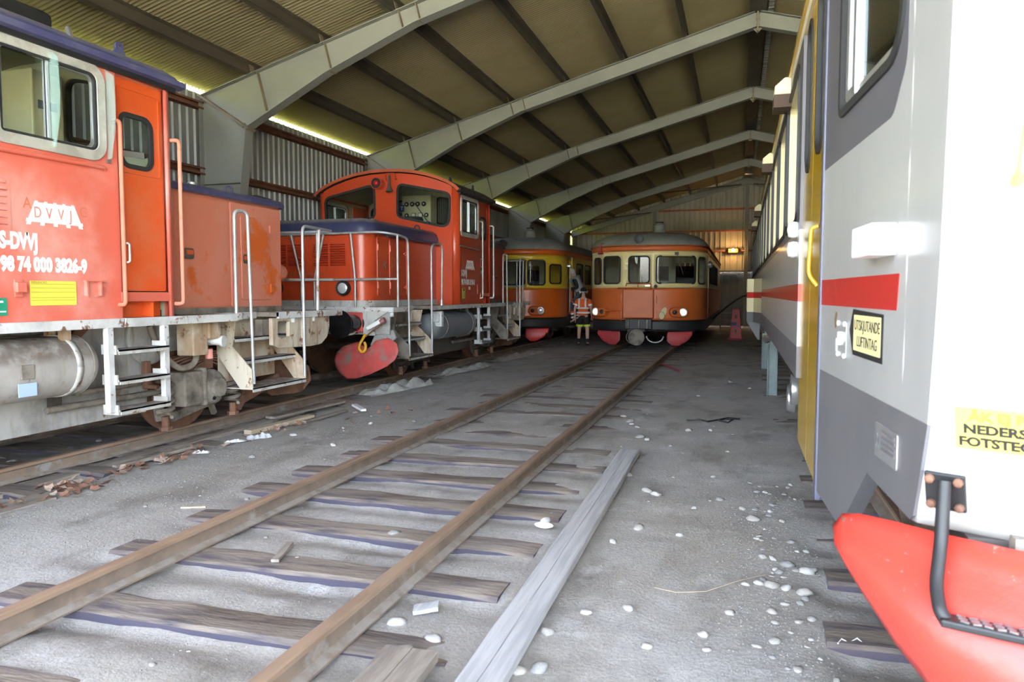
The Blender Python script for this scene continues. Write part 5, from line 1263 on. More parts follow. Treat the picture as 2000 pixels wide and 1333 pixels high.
# tapered cab side
zu = 2.215
def edge_pts(z0, z1, n=5): return [(nose_u(z0+(z1-z0)*i/n), z0+(z1-z0)*i/n) for i in range(n+1)]
low = [(.04,.63),(.58,.612),(1.0,.95),(1.52,.93)] + edge_pts(.95, 1.245, 3) + [(.04,1.245)]
mb = MB(); panel(mb, low, [], fR); mb.build('cab_skirt', 'r_grey_low', R_, solid=.06)
mb = MB(); panel(mb, [(.04,1.245)] + edge_pts(1.245, zu, 4) + [(.04,zu)], [], fR); mb.build('cab_side', 'r_white', R_, solid=.04)
win = rrect(.38, 1.30, 2.40, 3.14, (.05,.16,.16,.05), 6)
gp_ = rpoly([(.04,zu),(1.20,zu),(1.345,2.36),(1.345,3.34),(.04,3.34)], [.001,.10,.12,.02,.001], 4)
mb = MB(); panel(mb, gp_, [win], fR, d=.001); mb.build('cab_window_panel', 'r_grey', R_, solid=.04)
mb = MB(); panel(mb, [(.04,zu)] + edge_pts(zu, 3.45, 4) + [(.04,3.45)], [inset(gp_, .01)], fR); mb.build('cab_side', 'r_white', R_, solid=.03)
mb = MB(); ring(mb, inset(win, -.015), .035, fR, -.03, .012); ws = mb.build('cab_window_seal', 'rubber', R_, smooth=40)
mb = MB(); ring(mb, rrect(.435, .60, 2.44, 3.10, (.03,.01,.01,.03), 3), .045, fR, -.03, -.004); mb.build('sliding_sash', 'alu', ws)
mb = MB(); ring(mb, rrect(.60, 1.26, 2.44, 3.10, (.01,.12,.12,.01), 4), .03, fR, -.03, -.012); mb.build('sliding_sash', 'alu', ws)
mb = MB(); slab(mb, inset(win, .03), fR, -.026, -.02); mb.build('pane', 'glass_car', ws)
mb = MB(); slab(mb, [(.05,1.563),(1.315,1.563),(1.335,1.684),(.05,1.684)], fR, 0, .002); mb.build('red_stripe', 'r_red', R_)
mb = MB(); slab(mb, rrect(1.04, 1.30, 1.745, 1.852, .008, 2), fR, 0, .085); mb.build('camera_box', 'white', R_, bevel=.008)
mb = MB(); mb.tube([fR(1.40+.004*math.sin(z*9), z, -.0155+.002*math.sin(z*23)) for z in [1.30+.1*i for i in range(21)]], .018, 8); mb.build('corner_seam', 'r_white', R_, smooth=60)
# signs on the cab side
sg = [(.72,1.556),(1.165,1.545),(1.165,1.372),(.73,1.372),(.665,1.47)]
mb = MB(); slab(mb, sg, fR, 0, .002); s1 = mb.build('air_intake_sign', 'ink', R_)
mb = MB(); slab(mb, rrect(.74, 1.14, 1.392, 1.534, .003, 1), fR, .002, .003); mb.build('sign_field', 'sign_pale', s1)
du, dv = Vector(fR(1,0,0))-Vector(fR(0,0,0)), (0,0,1)
text('sign_text', 'UTSKJUTANDE', .058, 'ink', s1, T_basis(fR(.755,1.475,.0035), du, dv), xs=.97, ext=.0005)
text('sign_text', 'LUFTINTAG', .058, 'ink', s1, T_basis(fR(.80,1.412,.0035), du, dv), xs=.97, ext=.0005)
mb = MB(); slab(mb, rrect(1.12, 1.385, 1.045, 1.165, .01, 2), fR, 0, .006); bpz = mb.build('builder_plate', 'alu', R_, bevel=.002)
mb = MB()
for z in (1.14, 1.12, 1.10, 1.08): slab(mb, [(1.20,z),(1.36,z),(1.36,z+.010),(1.20,z+.010)], fR, .006, .0075)
slab(mb, [(1.14,1.09),(1.155,1.13),(1.165,1.09),(1.18,1.13),(1.19,1.13),(1.17,1.08),(1.155,1.11),(1.145,1.08)], fR, .006, .0075)
mb.build('plate_print', 'r_grey_low', bpz)
mb = MB(); slab(mb, rrect(.47, .62, 1.345, 1.50, .012, 2), fR, .0, .006); lt = mb.build('latch_plate', 'r_white', R_, bevel=.002)
for u, z in ((.485,1.49),(.605,1.49),(.485,1.355),(.605,1.355)):
    mb = MB(); p = Vector(fR(u, z, .005)); mb.lathe([(.011,0),(.011,.008),(.004,.011)], p, (-TCN,-TS,0), 8); mb.build('bolt', 'white', lt)
mb = MB(); slab(mb, rrect(.52, .56, 1.41, 1.455, .008, 2), fR, .006, .02); slab(mb, rrect(.495,.53,1.395,1.425,.008,2), fR, .006, .018); mb.build('latch_knob', 'white', lt)
mb = MB(); slab(mb, rrect(.40, .46, 1.36, 1.42, .004, 1), fR, 0, .0015); mb.build('small_label', 'white', R_)
mb = MB(); slab(mb, rpoly([(.36,1.50),(.39,1.54),(.42,1.53),(.40,1.50),(.41,1.47),(.38,1.46)], .01, 2), fR, 0, .0012); mb.build('paint_chip', 'emblem_brown', R_)
# nose
zz = [.93,1.0,1.1,1.245,1.4,1.64,1.9,2.2,2.6,3.0,3.4]
rows = []
for z in zz:
    left = [fR(nose_u(z)-.02, z, -.004)] + [nose_pt(s_, z) for s_ in (.01,.03,.07,.13,.2,.3,.45,.6,.8,1)]; rows.append(left + [(2*TC-p[0], p[1], p[2]) for p in left[::-1][1:]])
mb = MB(); mb.grid(rows); mb.build('nose', 'r_nose', R_, smooth=45, solid=.03)
mb = MB(); mb.box(XS+.25, 2*TC-XS-.25, 2.35, 2.6, .60, .93); mb.box(XS+.5, 2*TC-XS-.5, 2.5, 4.2, .55, .95); mb.build('underframe', 'grime', R_)
mb = MB(); mb.box(XS+.30, 2*TC-XS-.30, 2.55, 2.60, .93, 1.25); mb.build('nose_bulkhead', 'black', R_)
# handrail on the nose
p0 = Vector(nose_pt(.112, 1.90)); p1 = Vector(nose_pt(.15, 2.9))
mb = MB(); mb.tube(bent([p0, p0+Vector((.0,-.06,.02)), p1+Vector((.01,-.06,0)), p1], .04), .016, 10); hr_ = mb.build('nose_handrail', mat('olive_paint', (.45,.38,.18), rough=.5), R_, smooth=60)
mb = MB(); mb.obox(p0+Vector((0,-.008,-.01)), (.05,.012,.085), Matrix.Rotation(-.22, 3, 'Z')); mb.build('rail_bracket', 'r_nose', hr_, bevel=.006)
mb = MB(); pm = Vector(fR(1.43, 2.62, .0)); mb.obox(pm + Vector((-.03,-.01,0)), (.07,.13,.03), Matrix.Identity(3)); mk = mb.build('marker_bracket', 'hatch_edge', R_, bevel=.008)
mb = MB(); mb.lathe([(.035,0),(.04,.04),(.025,.05)], pm + Vector((-.04,-.02,-.01)), (0,0,1), 12); mb.build('marker_socket', 'olive_paint', mk, smooth=40)
# sticker and step
def basis(s_, z, d=.0):
    a = Vector(nose_pt(s_, z)); b = Vector(nose_pt(s_+.03, z)); c = Vector(nose_pt(s_, z+.05)); u = (b-a).normalized(); v = (c-a); v = (v - u*v.dot(u)).normalized(); w = u.cross(v); return a + w*d, u, v, w
o_, u_, v_, w_ = basis(.055, 1.19, .004)
if w_.y > 0: w_ = -w_; o_ = Vector(nose_pt(.055, 1.19)) + w_*.004
W_, H_ = .30, .125
mb = MB(); vs_ = [o_, o_+u_*W_, o_+u_*W_+v_*H_, o_+v_*H_]; mb.add([p for p in vs_] + [p + w_*.0015 for p in vs_], [(0,1,2,3),(4,5,6,7),(0,1,5,4),(1,2,6,5),(2,3,7,6),(3,0,4,7)]); st = mb.build('warning_sticker', 'sticker', R_)
for k, (s, off, m_) in enumerate((('ÅK EJ PÅ', .035, 'ink_brown'), ('NEDERSTA', .02, 'ink'), ('FOTSTEGET', .008, 'ink'))):
    text('sticker_text', s, .037, m_, st, T_basis(o_ + u_*off + v_*(.088-.038*k) + w_*.0022, u_, v_), xs=1.12, ext=.0004, bold=.0018)
o2, u2, v2, w2 = basis(.02, 1.0, 0)
if w2.y > 0: w2 = -w2
Mx = Matrix((u2, v2, w2)).transposed()
mb = MB(); mb.obox(o2 + u2*.055 + v2*.055 + w2*.008, (.105,.115,.014), Mx); stp = mb.build('step_bracket', 'black', R_, bevel=.004)
for a, b in ((.018,.015),(.092,.015),(.018,.095),(.092,.095)):
    mb = MB(); mb.lathe([(.013,0),(.013,.012),(.006,.016)], o2 + u2*a + v2*b + w2*.014, w2, 8); mb.build('bolt', 'rust', stp)
q0 = o2 + u2*.06 + v2*.10 + w2*.03
sx, sy, sz = q0
mb = MB(); mb.tube(bent([(sx,sy,sz),(sx-.012,sy-.04,sz-.17),(sx-.035,sy-.10,sz-.27),(sx-.035,sy-.15,.77),(sx-.02,sy-.16,.745)], .04), .0185, 12); mb.build('step_tube', 'black', R_, smooth=60)
mb = MB(); mb.bar((sx-.035,sy-.16,.75),(sx+.52,sy-.30,.735),.062,.022); tr_ = mb.build('step_tread', 'black', R_, bevel=.006)
mb = MB()
for k in range(9):
    for j in range(3):
        c = Vector((sx+.015+k*.026, sy-.172-k*.0065-(j-1)*.018, .7615-k*.0007)); mb.obox(c, (.020,.007,.005), Matrix.Rotation(-.23 + (.35 if k % 2 else -.35), 3, 'Z'))
mb.build('tread_pattern', 'steel', tr_, kind='stuff')
# plough
ps = [(.31,2.56,.80,.84),(.335,2.52,.755,.895),(.38,2.46,.69,.915),(.46,2.37,.58,.925),(.56,2.27,.475,.93),(.72,2.17,.37,.93),(.95,2.07,.30,.93),(1.35,1.96,.27,.93),(1.80,1.90,.26,.93)]
rows = []
for x, y, zb, zt in ps:
    r_ = []
    for i in range(9):
        f = i/8; bul = .075*math.sin(PI*min(1, f*1.15))*(min(1, (x-.28)/.2)); back = .10*f**3
        dnt = .03*math.exp(-((x-.42)/.05)**2 - ((f-.72)/.16)**2)
        r_.append((x - bul*.45 + dnt*.5, y - bul + back + dnt, zb + (zt-zb)*f))
    rows.append(r_)
rows += [[(2*TC-p[0], p[1], p[2]) for p in r] for r in rows[::-1][1:]]
mb = MB(); mb.grid(rows); mb.build('snow_plough', 'r_plow', R_, smooth=60, solid=.012)
mb = MB(); mb.box(XS+.35, 2*TC-XS-.35, 2.3, 2.36, .80, .95); mb.build('plough_beam', 'grime_pale', R_)
# running gear
for y in (4.9, 7.0, 20.6, 22.7):
    for s_ in (-1, 1):
        mb = MB(); mb.lathe([(.02,.02),(.12,0),(.34,.04),(.36,0),(.42,.01),(.42,.10),(.45,.115),(.45,.135),(.02,.13)], (TC+s_*.82, y, .57), (-s_,0,0), 28); mb.build('wheel', 'wheel', R_, smooth=35)
for y in (5.95, 21.65):
    for s_ in (-1, 1):
        mb = MB(); mb.box(TC+s_*.90, TC+s_*1.02, y-1.5, y+1.5, .50, .72); mb.build('bogie_beam', 'grime', R_, bevel=.02)
mb = MB(); mb.box(XS+.4, 2*TC-XS-.4, 8.6, 19, .60, 1.15); mb.build('engine_casing', 'grime', R_)
for y, z in ((8.2,.62),(8.75,.45)):
    mb = MB(); mb.lathe([(.13,.0),(.155,.0),(.165,.03),(.155,.08),(.13,.08)], (.60, y, z), (-1,0,0), 22); rr = mb.build('hose_reel', 'alu', R_, smooth=35)
    mb = MB(); mb.lathe([(.02,.0),(.04,-.01),(.05,.03),(.13,.04),(.13,.06),(.02,.06)], (.60, y, z), (-1,0,0), 20); mb.build('reel_disc', 'grime_pale', rr, smooth=35)
mb = MB(); mb.box(.605, .64, 8.15, 8.25, .62, 1.2); mb.box(.605, .64, 8.70, 8.80, .45, 1.2); mb.box(.58,.66,8.05,8.9,1.0,1.2); mb.build('reel_bracket', 'grime', R_)
# side housing further down the train with its own skirt corner
for z0, z1, m_ in ((1.05,1.25,'r_grey_low'),(1.25,1.525,'r_cream'),(1.525,1.64,'r_red'),(1.64,1.90,'r_cream')):
    mb = MB(); mb.prism([(XS+.02,14.6),(.25,15.4),(.13,15.45),(.13,17.2),(XS+.02,17.2)], 'z', z0, z1); mb.build('side_housing', m_, R_)
mb = MB(); mb.prism([(.14,1.05),(XS,1.05),(XS,.70),(.34,.70)], 'y', 15.45, 15.49); mb.build('housing_skirt', 'r_grey_low', R_)
# jack stands under the train
for (x, y, h, lb) in ((.50,12.3,.985,'grey green steel support stand under the railcar side, nearer one'), (.53,16.6,.985,'grey green steel support stand under the railcar side, farther one')):
    t = thing('support_stand', lb, 'stand', (x, y, 0), 'support stands under the railcar')
    mb = MB(); mb.box(-.075, .075, -.006, .006, 0, h); mb.box(-.075, -.063, -.07, .07, 0, h); mb.box(.063, .075, -.07, .07, 0, h); mb.build('post', 'jack_green', t)
    mb = MB(); mb.box(-.12, .12, -.12, .12, -.02, .012); mb.build('foot', 'jack_green', t)
    mb = MB(); mb.box(-.12, .14, -.14, .14, h, h+.04); mb.prism([(-.075,h),(-.16,h),(-.075,h-.2)], 'y', -.02, .02); mb.build('head', 'jack_green', t)
    if y < 13:
        mb = MB(); mb.bar((-.14,-.12,h-.10),(.0,-.10,h-.02),.02,.10); mb.bar((-.14,-.10,h-.02),(.0,-.12,h-.10),.02,.03); mb.build('clamp', 'grime', t)
# ================================================================== people
def skinned(name, joints, edges, root, mat_, parent, sub=2):
    """one continuous surface grown from a skeleton: joints {name: ((x,y,z), radius or (rx, ry))}"""
    ks = list(joints); ix = {k: i for i, k in enumerate(ks)}
    me = bpy.data.meshes.new(name); me.from_pydata([joints[k][0] for k in ks], [(ix[a], ix[b]) for a, b in edges], [])
    o = bpy.data.objects.new(name, me); COL.objects.link(o)
    md = o.modifiers.new('skin', 'SKIN'); md.use_smooth_shade = True; md.branch_smoothing = .4
    for i, k in enumerate(ks):
        r = joints[k][1]; sv = me.skin_vertices[0].data[i]; sv.radius = r if hasattr(r, '__len__') else (r, r); sv.use_root = (k == root)
    ss = o.modifiers.new('sub', 'SUBSURF'); ss.levels = sub; ss.render_levels = sub
    dg = bpy.context.evaluated_depsgraph_get(); m2 = bpy.data.meshes.new_from_object(o.evaluated_get(dg)); bpy.data.objects.remove(o)
    m2.materials.clear()
    for p in m2.polygons: p.use_smooth = True
    m2.name = name; return link(name, m2, mat_, parent)
def L3(a, b, f): return tuple(a[i]+(b[i]-a[i])*f for i in range(3))
def hand(prefix, w, d, J, E, side):
    """palm and five fingers from wrist w, pointing along d"""
    d = Vector(d).normalized(); sd = d.cross(Vector((0, 0, 1)) if abs(d.z) < .9 else Vector((0, 1, 0))).normalized()*side
    w = Vector(w); p = w + d*.055; J[prefix+'palm'] = (tuple(p), (.030, .020)); E.append((prefix+'wrist', prefix+'palm'))
    for i, (o_, l_) in enumerate(((-.028,.070),(-.010,.082),(.010,.078),(.027,.062))):
        a = p + d*.030 + sd*o_; b = a + d*l_*.55 + Vector((0,-.008,0)); c = b + d*l_*.45 + Vector((0,-.018,0))
        for nm, q, r in (('a', a, .010), ('b', b, .009), ('c', c, .008)): J['%sf%d%s' % (prefix, i, nm)] = (tuple(q), r)
        E += [(prefix+'palm', '%sf%da' % (prefix, i)), ('%sf%da' % (prefix, i), '%sf%db' % (prefix, i)), ('%sf%db' % (prefix, i), '%sf%dc' % (prefix, i))]
    a = w + d*.03 - sd*.032; b = a + d*.035 - sd*.018; J[prefix+'t0'] = (tuple(a), .011); J[prefix+'t1'] = (tuple(b), .010); E += [(prefix+'palm', prefix+'t0'), (prefix+'t0', prefix+'t1')]
def person(label, loc, rz, K, cl):
    t = thing('person', label, 'person', loc, 'men by the railcars', rz)
    J = {}; E = []
    def add(k, p, r, to=None):
        J[k] = (p, r)
        if to: E.append((to, k))
    add('pelvis', K['pelvis'], (.155, .115)); add('waist', K['waist'], (.145, .105), 'pelvis'); add('chest', K['chest'], (.165, .120), 'waist'); add('collar', K['collar'], (.11, .085), 'chest')
    add('neck', K['neck'], .056, 'collar')
    for s in 'lr':
        add(s+'shoulder', K[s+'shoulder'], .058, 'collar'); add(s+'elbow', K[s+'elbow'], .045, s+'shoulder'); add(s+'wrist', K[s+'wrist'], .030, s+'elbow')
        hand(s, K[s+'wrist'], Vector(K[s+'wrist'])-Vector(K[s+'elbow']), J, E, 1 if s == 'l' else -1)
        add(s+'hip', K[s+'hip'], .092, 'pelvis'); add(s+'knee', K[s+'knee'], .060, s+'hip'); add(s+'calf', L3(K[s+'knee'], K[s+'ankle'], .35), .058, s+'knee'); add(s+'ankle', K[s+'ankle'], .038, s+'calf')
        add(s+'toe', K[s+'toe'], .036, s+'ankle')
    hd = Vector(K['head']); fw = Vector(K['look']).normalized(); up = Vector(K.get('up', (0,0,1))); rt = fw.cross(up).normalized(); up = rt.cross(fw)
    add('skull', tuple(hd - up*.02), (.080, .088), 'neck'); add('crown', tuple(hd + up*.065 - fw*.012), (.070, .078), 'skull')
    add('jaw', tuple(hd - up*.075 + fw*.045), .045, 'skull')
    body = skinned('body', J, E, 'pelvis', 'skin', t, 2)
    # face: nose, eyes, mouth, ears
    mb = MB(); mb.sphere(hd - up*.015 + fw*.098, (.014,.014,.022), 8, 6); mb.build('nose', 'skin', body, smooth=180)
    for s in (-1, 1):
        mb = MB(); mb.sphere(hd + up*.012 + fw*.080 + rt*s*.032, .010, 8, 6); mb.build('eye', 'cloth_black', body, smooth=180)
        mb = MB(); mb.sphere(hd - up*.012 + rt*s*.082, (.014,.018,.030), 8, 6); mb.build('ear', 'skin', body, smooth=180)
    mb = MB(); mb.obox(hd - up*.055 + fw*.086, (.040,.012,.008), Matrix((rt, fw, up)).transposed()); mb.build('mouth', 'plow_red', body, bevel=.003)
    return t, K, (hd, fw, up, rt)
def shirt(t, K, m_, sleeve, name, ex=1.12):
    J = {}; E = []
    J['w'] = (L3(K['pelvis'], K['waist'], -.25), (.172*ex, .130*ex)); J['m'] = (K['waist'], (.155*ex, .118*ex)); J['c'] = (K['chest'], (.172*ex, .128*ex)); J['k'] = (K['collar'], (.115*ex, .09*ex)); E = [('w','m'),('m','c'),('c','k')]
    for s in 'lr':
        J[s+'s'] = (K[s+'shoulder'], .078*ex); E.append(('k', s+'s'))
        if sleeve <= 1: J[s+'e'] = (L3(K[s+'shoulder'], K[s+'elbow'], sleeve), .070*ex); E.append((s+'s', s+'e'))
        else: J[s+'e'] = (K[s+'elbow'], .055*ex); J[s+'v'] = (L3(K[s+'elbow'], K[s+'wrist'], .92), .042*ex); E += [(s+'s', s+'e'), (s+'e', s+'v')]
    return skinned(name, J, E, 'c', m_, t, 2)
def legwear(t, K, m_, frac, name):
    J = {'p': (K['pelvis'], (.170, .132)), 'w': (L3(K['pelvis'], K['waist'], .75), (.158, .120))}; E = [('p','w')]
    for s in 'lr':
        J[s+'h'] = (K[s+'hip'], .112); E.append(('p', s+'h'))
        if frac <= 1: J[s+'k'] = (L3(K[s+'hip'], K[s+'knee'], frac), .100); E.append((s+'h', s+'k'))
        else: J[s+'k'] = (K[s+'knee'], .080); J[s+'c'] = (L3(K[s+'knee'], K[s+'ankle'], .5), .070); J[s+'a'] = (L3(K[s+'knee'], K[s+'ankle'], .93), .062); E += [(s+'h', s+'k'), (s+'k', s+'c'), (s+'c', s+'a')]
    return skinned(name, J, E, 'p', m_, t, 2)
def cuff(t, name, a, b, f0, f1, r, m_, n=14):
    mb = MB(); mb.tube([L3(a, b, f0), L3(a, b, f1)], r, n, caps=True); return mb.build(name, m_, t, smooth=50)
def oval(t, name, z, hgt, rx, ry, c, m_):
    mb = MB(); mb.grid([[(c[0]+rx*math.cos(2*PI*i/24), c[1]+ry*math.sin(2*PI*i/24), z+dz) for i in range(24)] for dz in (0, hgt)], True); return mb.build(name, m_, t, smooth=60, solid=.008, soff=1)
def shoe(t, K, s, m_):
    a, b = Vector(K[s+'ankle']), Vector(K[s+'toe']); J = {'h': (tuple(a + (a-b)*.25 + Vector((0,0,-.045))), .040), 'm': (tuple(L3(a, b, .4) - Vector((0,0,.02)) if False else Vector(L3(a, b, .45)) + Vector((0,0,-.02))), .050), 't': (tuple(b), .042), 'u': (tuple(a + Vector((0,0,.01))), .050)}
    return skinned('shoe', J, [('u','m'),('h','m'),('m','t')], 'm', m_, t, 1)
# man seen from behind (looks along +y in his own frame)
K = dict(pelvis=(0,0,.93), waist=(0,.01,1.08), chest=(0,.0,1.27), collar=(0,-.01,1.43), neck=(0,.0,1.52), head=(0,.03,1.66), look=(-.25,1,-.25),
         lshoulder=(-.19,-.01,1.40), lelbow=(-.26,-.02,1.14), lwrist=(-.27,.06,.92), rshoulder=(.19,-.01,1.40), relbow=(.25,-.0,1.13), rwrist=(.24,.10,.93),
         lhip=(-.10,0,.88), lknee=(-.125,.01,.50), lankle=(-.135,-.02,.10), ltoe=(-.15,.13,.045), rhip=(.10,0,.88), rknee=(.125,.0,.50), rankle=(.14,-.03,.10), rtoe=(.16,.12,.045))
t, K, H = person('man in orange high visibility shirt and black shorts seen from behind', (-4.57, 22.3, .0), 0, K, None)
sh = shirt(t, K, 'hivis', .62, 'shirt', 1.20)
for z in (1.00, 1.14):
    oval(t, 'reflective_band', z, .055, .205, .158, (0, 0), 'reflex')
for sx in (-.10, .10):
    mb = MB(); mb.grid([[(sx+dx, y, z) for dx in (-.025, .025)] for y, z in ((-.168,1.17),(-.178,1.30),(-.160,1.40),(-.10,1.465))]); mb.build('reflective_brace', 'reflex', t, solid=.008, soff=-1)
for s in 'lr': cuff(t, 'sleeve_band', K[s+'shoulder'], K[s+'elbow'], .40, .58, .092, 'reflex')
legwear(t, K, 'cloth_black', .66, 'shorts')
for s in 'lr':
    cuff(t, 'knee_patch', K[s+'hip'], K[s+'knee'], .56, .72, .104, 'hi_yellow'); cuff(t, 'sock', K[s+'ankle'], K[s+'knee'], .04, .34, .052, 'cloth_black'); shoe(t, K, s, 'cloth_black')
hd, fw, up, rt = H
mb = MB(); mb.sphere(hd + up*.045 - fw*.006, (.104,.112,.098), 14, 8); mb.build('cap', 'cloth_black', t, smooth=180)
mb = MB(); mb.tube([hd - fw*.10*math.sin(PI*i/10)*1.05 + rt*.115*math.cos(PI*i/10) - up*.035*math.sin(PI*i/10) + up*.005 for i in range(11)], .016, 8); hs_ = mb.build('ear_defender_band', 'white', t, smooth=60)
for s in (-1, 1):
    mb = MB(); mb.sphere(hd + rt*s*.105 + up*.0, (.032,.034,.045), 10, 6); mb.build('ear_cup', 'white', hs_, smooth=180)
# man climbing into the yellow railcar, turned towards its doorway (-x)
K = dict(pelvis=(.06,.0,.86), waist=(.05,.0,1.00), chest=(-.05,.0,1.17), collar=(-.14,.0,1.32), neck=(-.175,.0,1.365), head=(-.235,.01,1.455), look=(-1,-.15,-.35),
         lshoulder=(-.11,-.17,1.28), lelbow=(.02,-.22,1.03), lwrist=(-.22,-.24,1.00), rshoulder=(-.14,.17,1.28), relbow=(-.08,.25,1.04), rwrist=(-.30,.22,1.06),
         lhip=(.06,-.10,.82), lknee=(-.20,-.12,.56), lankle=(-.12,-.12,.12), ltoe=(-.27,-.12,.06), rhip=(.06,.10,.82), rknee=(-.08,.12,.46), rankle=(.0,.12,.12), rtoe=(-.15,.12,.06))
K = {k: ((v[0]+.05, v[1], v[2]*1.12) if k not in ('look',) else v) for k, v in K.items()}
t, K, H = person('grey haired man in dark work clothes climbing into the yellow railcar doorway', (-4.90, 22.9, .63), 0, K, None)
shirt(t, K, 'cloth_black', 2, 'sweater', 1.16); 
J = {'w': (L3(K['pelvis'], K['waist'], .1), (.215,.175)), 'm': (K['waist'], (.205,.165)), 'c': (K['chest'], (.218,.168)), 'k': (L3(K['chest'], K['collar'], .8), (.15,.12))}
skinned('vest', J, [('w','m'),('m','c'),('c','k')], 'c', 'cloth_grey', t, 2)
legwear(t, K, 'cloth_slate', 2, 'trousers')
for s in 'lr':
    cuff(t, 'reflective_band', K[s+'knee'], K[s+'ankle'], .52, .62, .080, 'reflex'); cuff(t, 'reflective_band', K[s+'knee'], K[s+'ankle'], .74, .84, .076, 'reflex'); cuff(t, 'orange_band', K[s+'knee'], K[s+'ankle'], .40, .52, .079, 'hivis'); shoe(t, K, s, 'cloth_black')
cuff(t, 'orange_band', K['lhip'], K['lknee'], .72, .80, .102, 'hivis')
hd, fw, up, rt = H
mb = MB(); mb.sphere(hd + up*.032 - fw*.030, (.108,.104,.098), 14, 8); mb.build('hair', 'hair_grey', t, smooth=180)
# ================================================================== loose things on the floor
def ground_at(x, y): return gz(x, y)
def plank(name, label, pts, w, h, m_, rz_z=0, cat='plank', group=None, split=True, roll=0):
    """a worn board along the polyline pts (centre of its underside)"""
    mb = MB(); a, b = Vector(pts[0]), Vector(pts[1]); d = (b-a); L = d.length; d.normalize(); sd = Vector((d.y, -d.x, 0)).normalized(); up = sd.cross(d) * 1
    if up.z < 0: up = -up
    n = max(4, int(L/.3)); r = rnd(int(L*1000)); rows = []
    prof = [(-.5,0),(.5,0),(.5,.92),(.46,1),(.02,1),(.0,.90),(-.02,1),(-.46,1),(-.5,.92)] if split else [(-.5,0),(.5,0),(.5,.92),(.46,1),(-.46,1),(-.5,.92)]
    for i in range(n+1):
        p = a + d*(L*i/n); j = r.uniform(-.012, .012)*w; rows.append([p + sd*(q[0]*w + (j if abs(q[0]) < .1 else 0) + r.uniform(-.004,.004)) + up*(q[1]*h) for q in prof])
    mb.grid(rows, True); k = len(prof); mb.f.append(tuple(range(k))); mb.f.append(tuple(len(mb.v)-k+i for i in range(k)))
    return tag(mb.build(name, m_, smooth=20), label, cat, group)
plank('plank', 'long weathered grey plank lying along the right side of the middle track', [(-.955,1.0,.03),(-1.015,7.28,.028)], .185, .05, 'plank')
plank('plank', 'short split grey board end at the bottom of the picture beside the long plank', [(-1.30,1.9,.035),(-1.335,2.87,.035)], .245, .045, 'wood_old')
# boards and scraps beside the left track
def gp(x, y, z=.0): return (x, y, ground_at(x, y) + z)
plank('plank', 'long dark weathered board lying against the outside of the left rail', [gp(-5.70,4.2,.01),gp(-5.62,8.6,.01)], .16, .035, 'wood_old', split=False)
plank('plank', 'grey board end lying slanted beside the left rail near the paper scrap', [gp(-5.58,7.9,.045),gp(-5.42,9.35,.045)], .15, .03, 'wood_old', split=False)
plank('plank', 'pale split timber lying beside the left rail under the locomotive steps', [gp(-5.36,7.15,.01),gp(-5.22,8.25,.02)], .11, .05, 'wood_pale', split=False)
plank('plank', 'narrow grey batten among dry leaves beside the left rail', [gp(-5.45,5.35,.02),gp(-5.36,6.3,.02)], .06, .03, 'wood_old', split=False)
plank('plank', 'thin grey batten lying beside the pale split timber', [gp(-5.10,7.9,.01),gp(-5.12,8.95,.01)], .06, .03, 'wood_old', split=False)
plank('plank', 'broad dusty board lying flat at the left edge of the picture', [gp(-5.35,3.7,.0),gp(-5.22,4.45,.0)], .25, .02, 'wood_old', split=False)
plank('white_strip', 'white painted board scrap with pink edge beside the left rail', [gp(-5.13,9.2,.05),gp(-4.82,8.9,.03)], .07, .03, 'white_scrap', cat='board scrap', split=False)
plank('wood_chip', 'thin wooden offcut leaning on the sleeper inside the middle track', [gp(-2.62,3.72,.015),gp(-2.70,4.0,.015)], .045, .018, 'wood_old', cat='offcut', split=False)
plank('wood_chip', 'small flat grey offcut beside the right rail of the middle track', [gp(-1.56,3.38,.01),gp(-1.44,3.42,.03)], .09, .02, 'plank', cat='offcut', split=False)
plank('wood_chip', 'blackened stick lying on the dirt at the bottom right', [gp(-.22,2.93,.0),gp(-.05,2.97,.01)], .018, .012, 'wood_dark', cat='stick', split=False)
plank('wood_chip', 'thin pale splinter lying on the dirt left of the middle track', [gp(-4.02,4.55,.0),gp(-3.85,4.62,.0)], .02, .012, 'wood_pale', cat='splinter', split=False)
plank('wood_chip', 'grey board piece leaning on the left rail of the middle track', [gp(-3.42,3.95,.03),gp(-3.40,4.35,.03)], .07, .03, 'plank', cat='offcut', split=False)
mb = MB(); mb.tube([gp(-1.72,16.9,.03), gp(-1.45,16.2,.03), gp(-1.16,15.4,.03)], .016, 8); tag(mb.build('red_rod', 'cone_red', smooth=60), 'thin dark red rod lying beside the right rail of the middle track', 'rod')
pts = [(-.62,9.55),(-.48,9.6),(-.36,9.5),(-.25,9.62),(-.16,9.78),(-.06,9.7),(-.12,9.55),(-.24,9.62),(-.12,9.85),(.02,9.75)]
mb = MB(); mb.tube([gp(x, y, .012+.01*(i % 2)) for i, (x, y) in enumerate(pts)], .011, 6); tag(mb.build('cable', 'black', smooth=60), 'tangled black cable on the dirt near the modern railcar', 'cable')
mb = MB(); mb.tube([gp(x, y, .006) for x, y in ((-.42,4.05),(-.30,4.02),(-.15,4.08),(.02,4.28),(.12,4.38),(.20,4.45))], .0022, 5); tag(mb.build('straw', 'wood_pale', smooth=60), 'long dry straw lying on the dirt in front of the modern railcar', 'straw')
mb = MB(); mb.tube([gp(x, y, .03) for x, y in ((.46,3.62),(.48,3.66),(.51,3.64),(.55,3.68),(.58,3.63))], .0035, 5); tag(mb.build('string', 'white_scrap', smooth=60), 'curled white string beside the plough of the modern railcar', 'string')
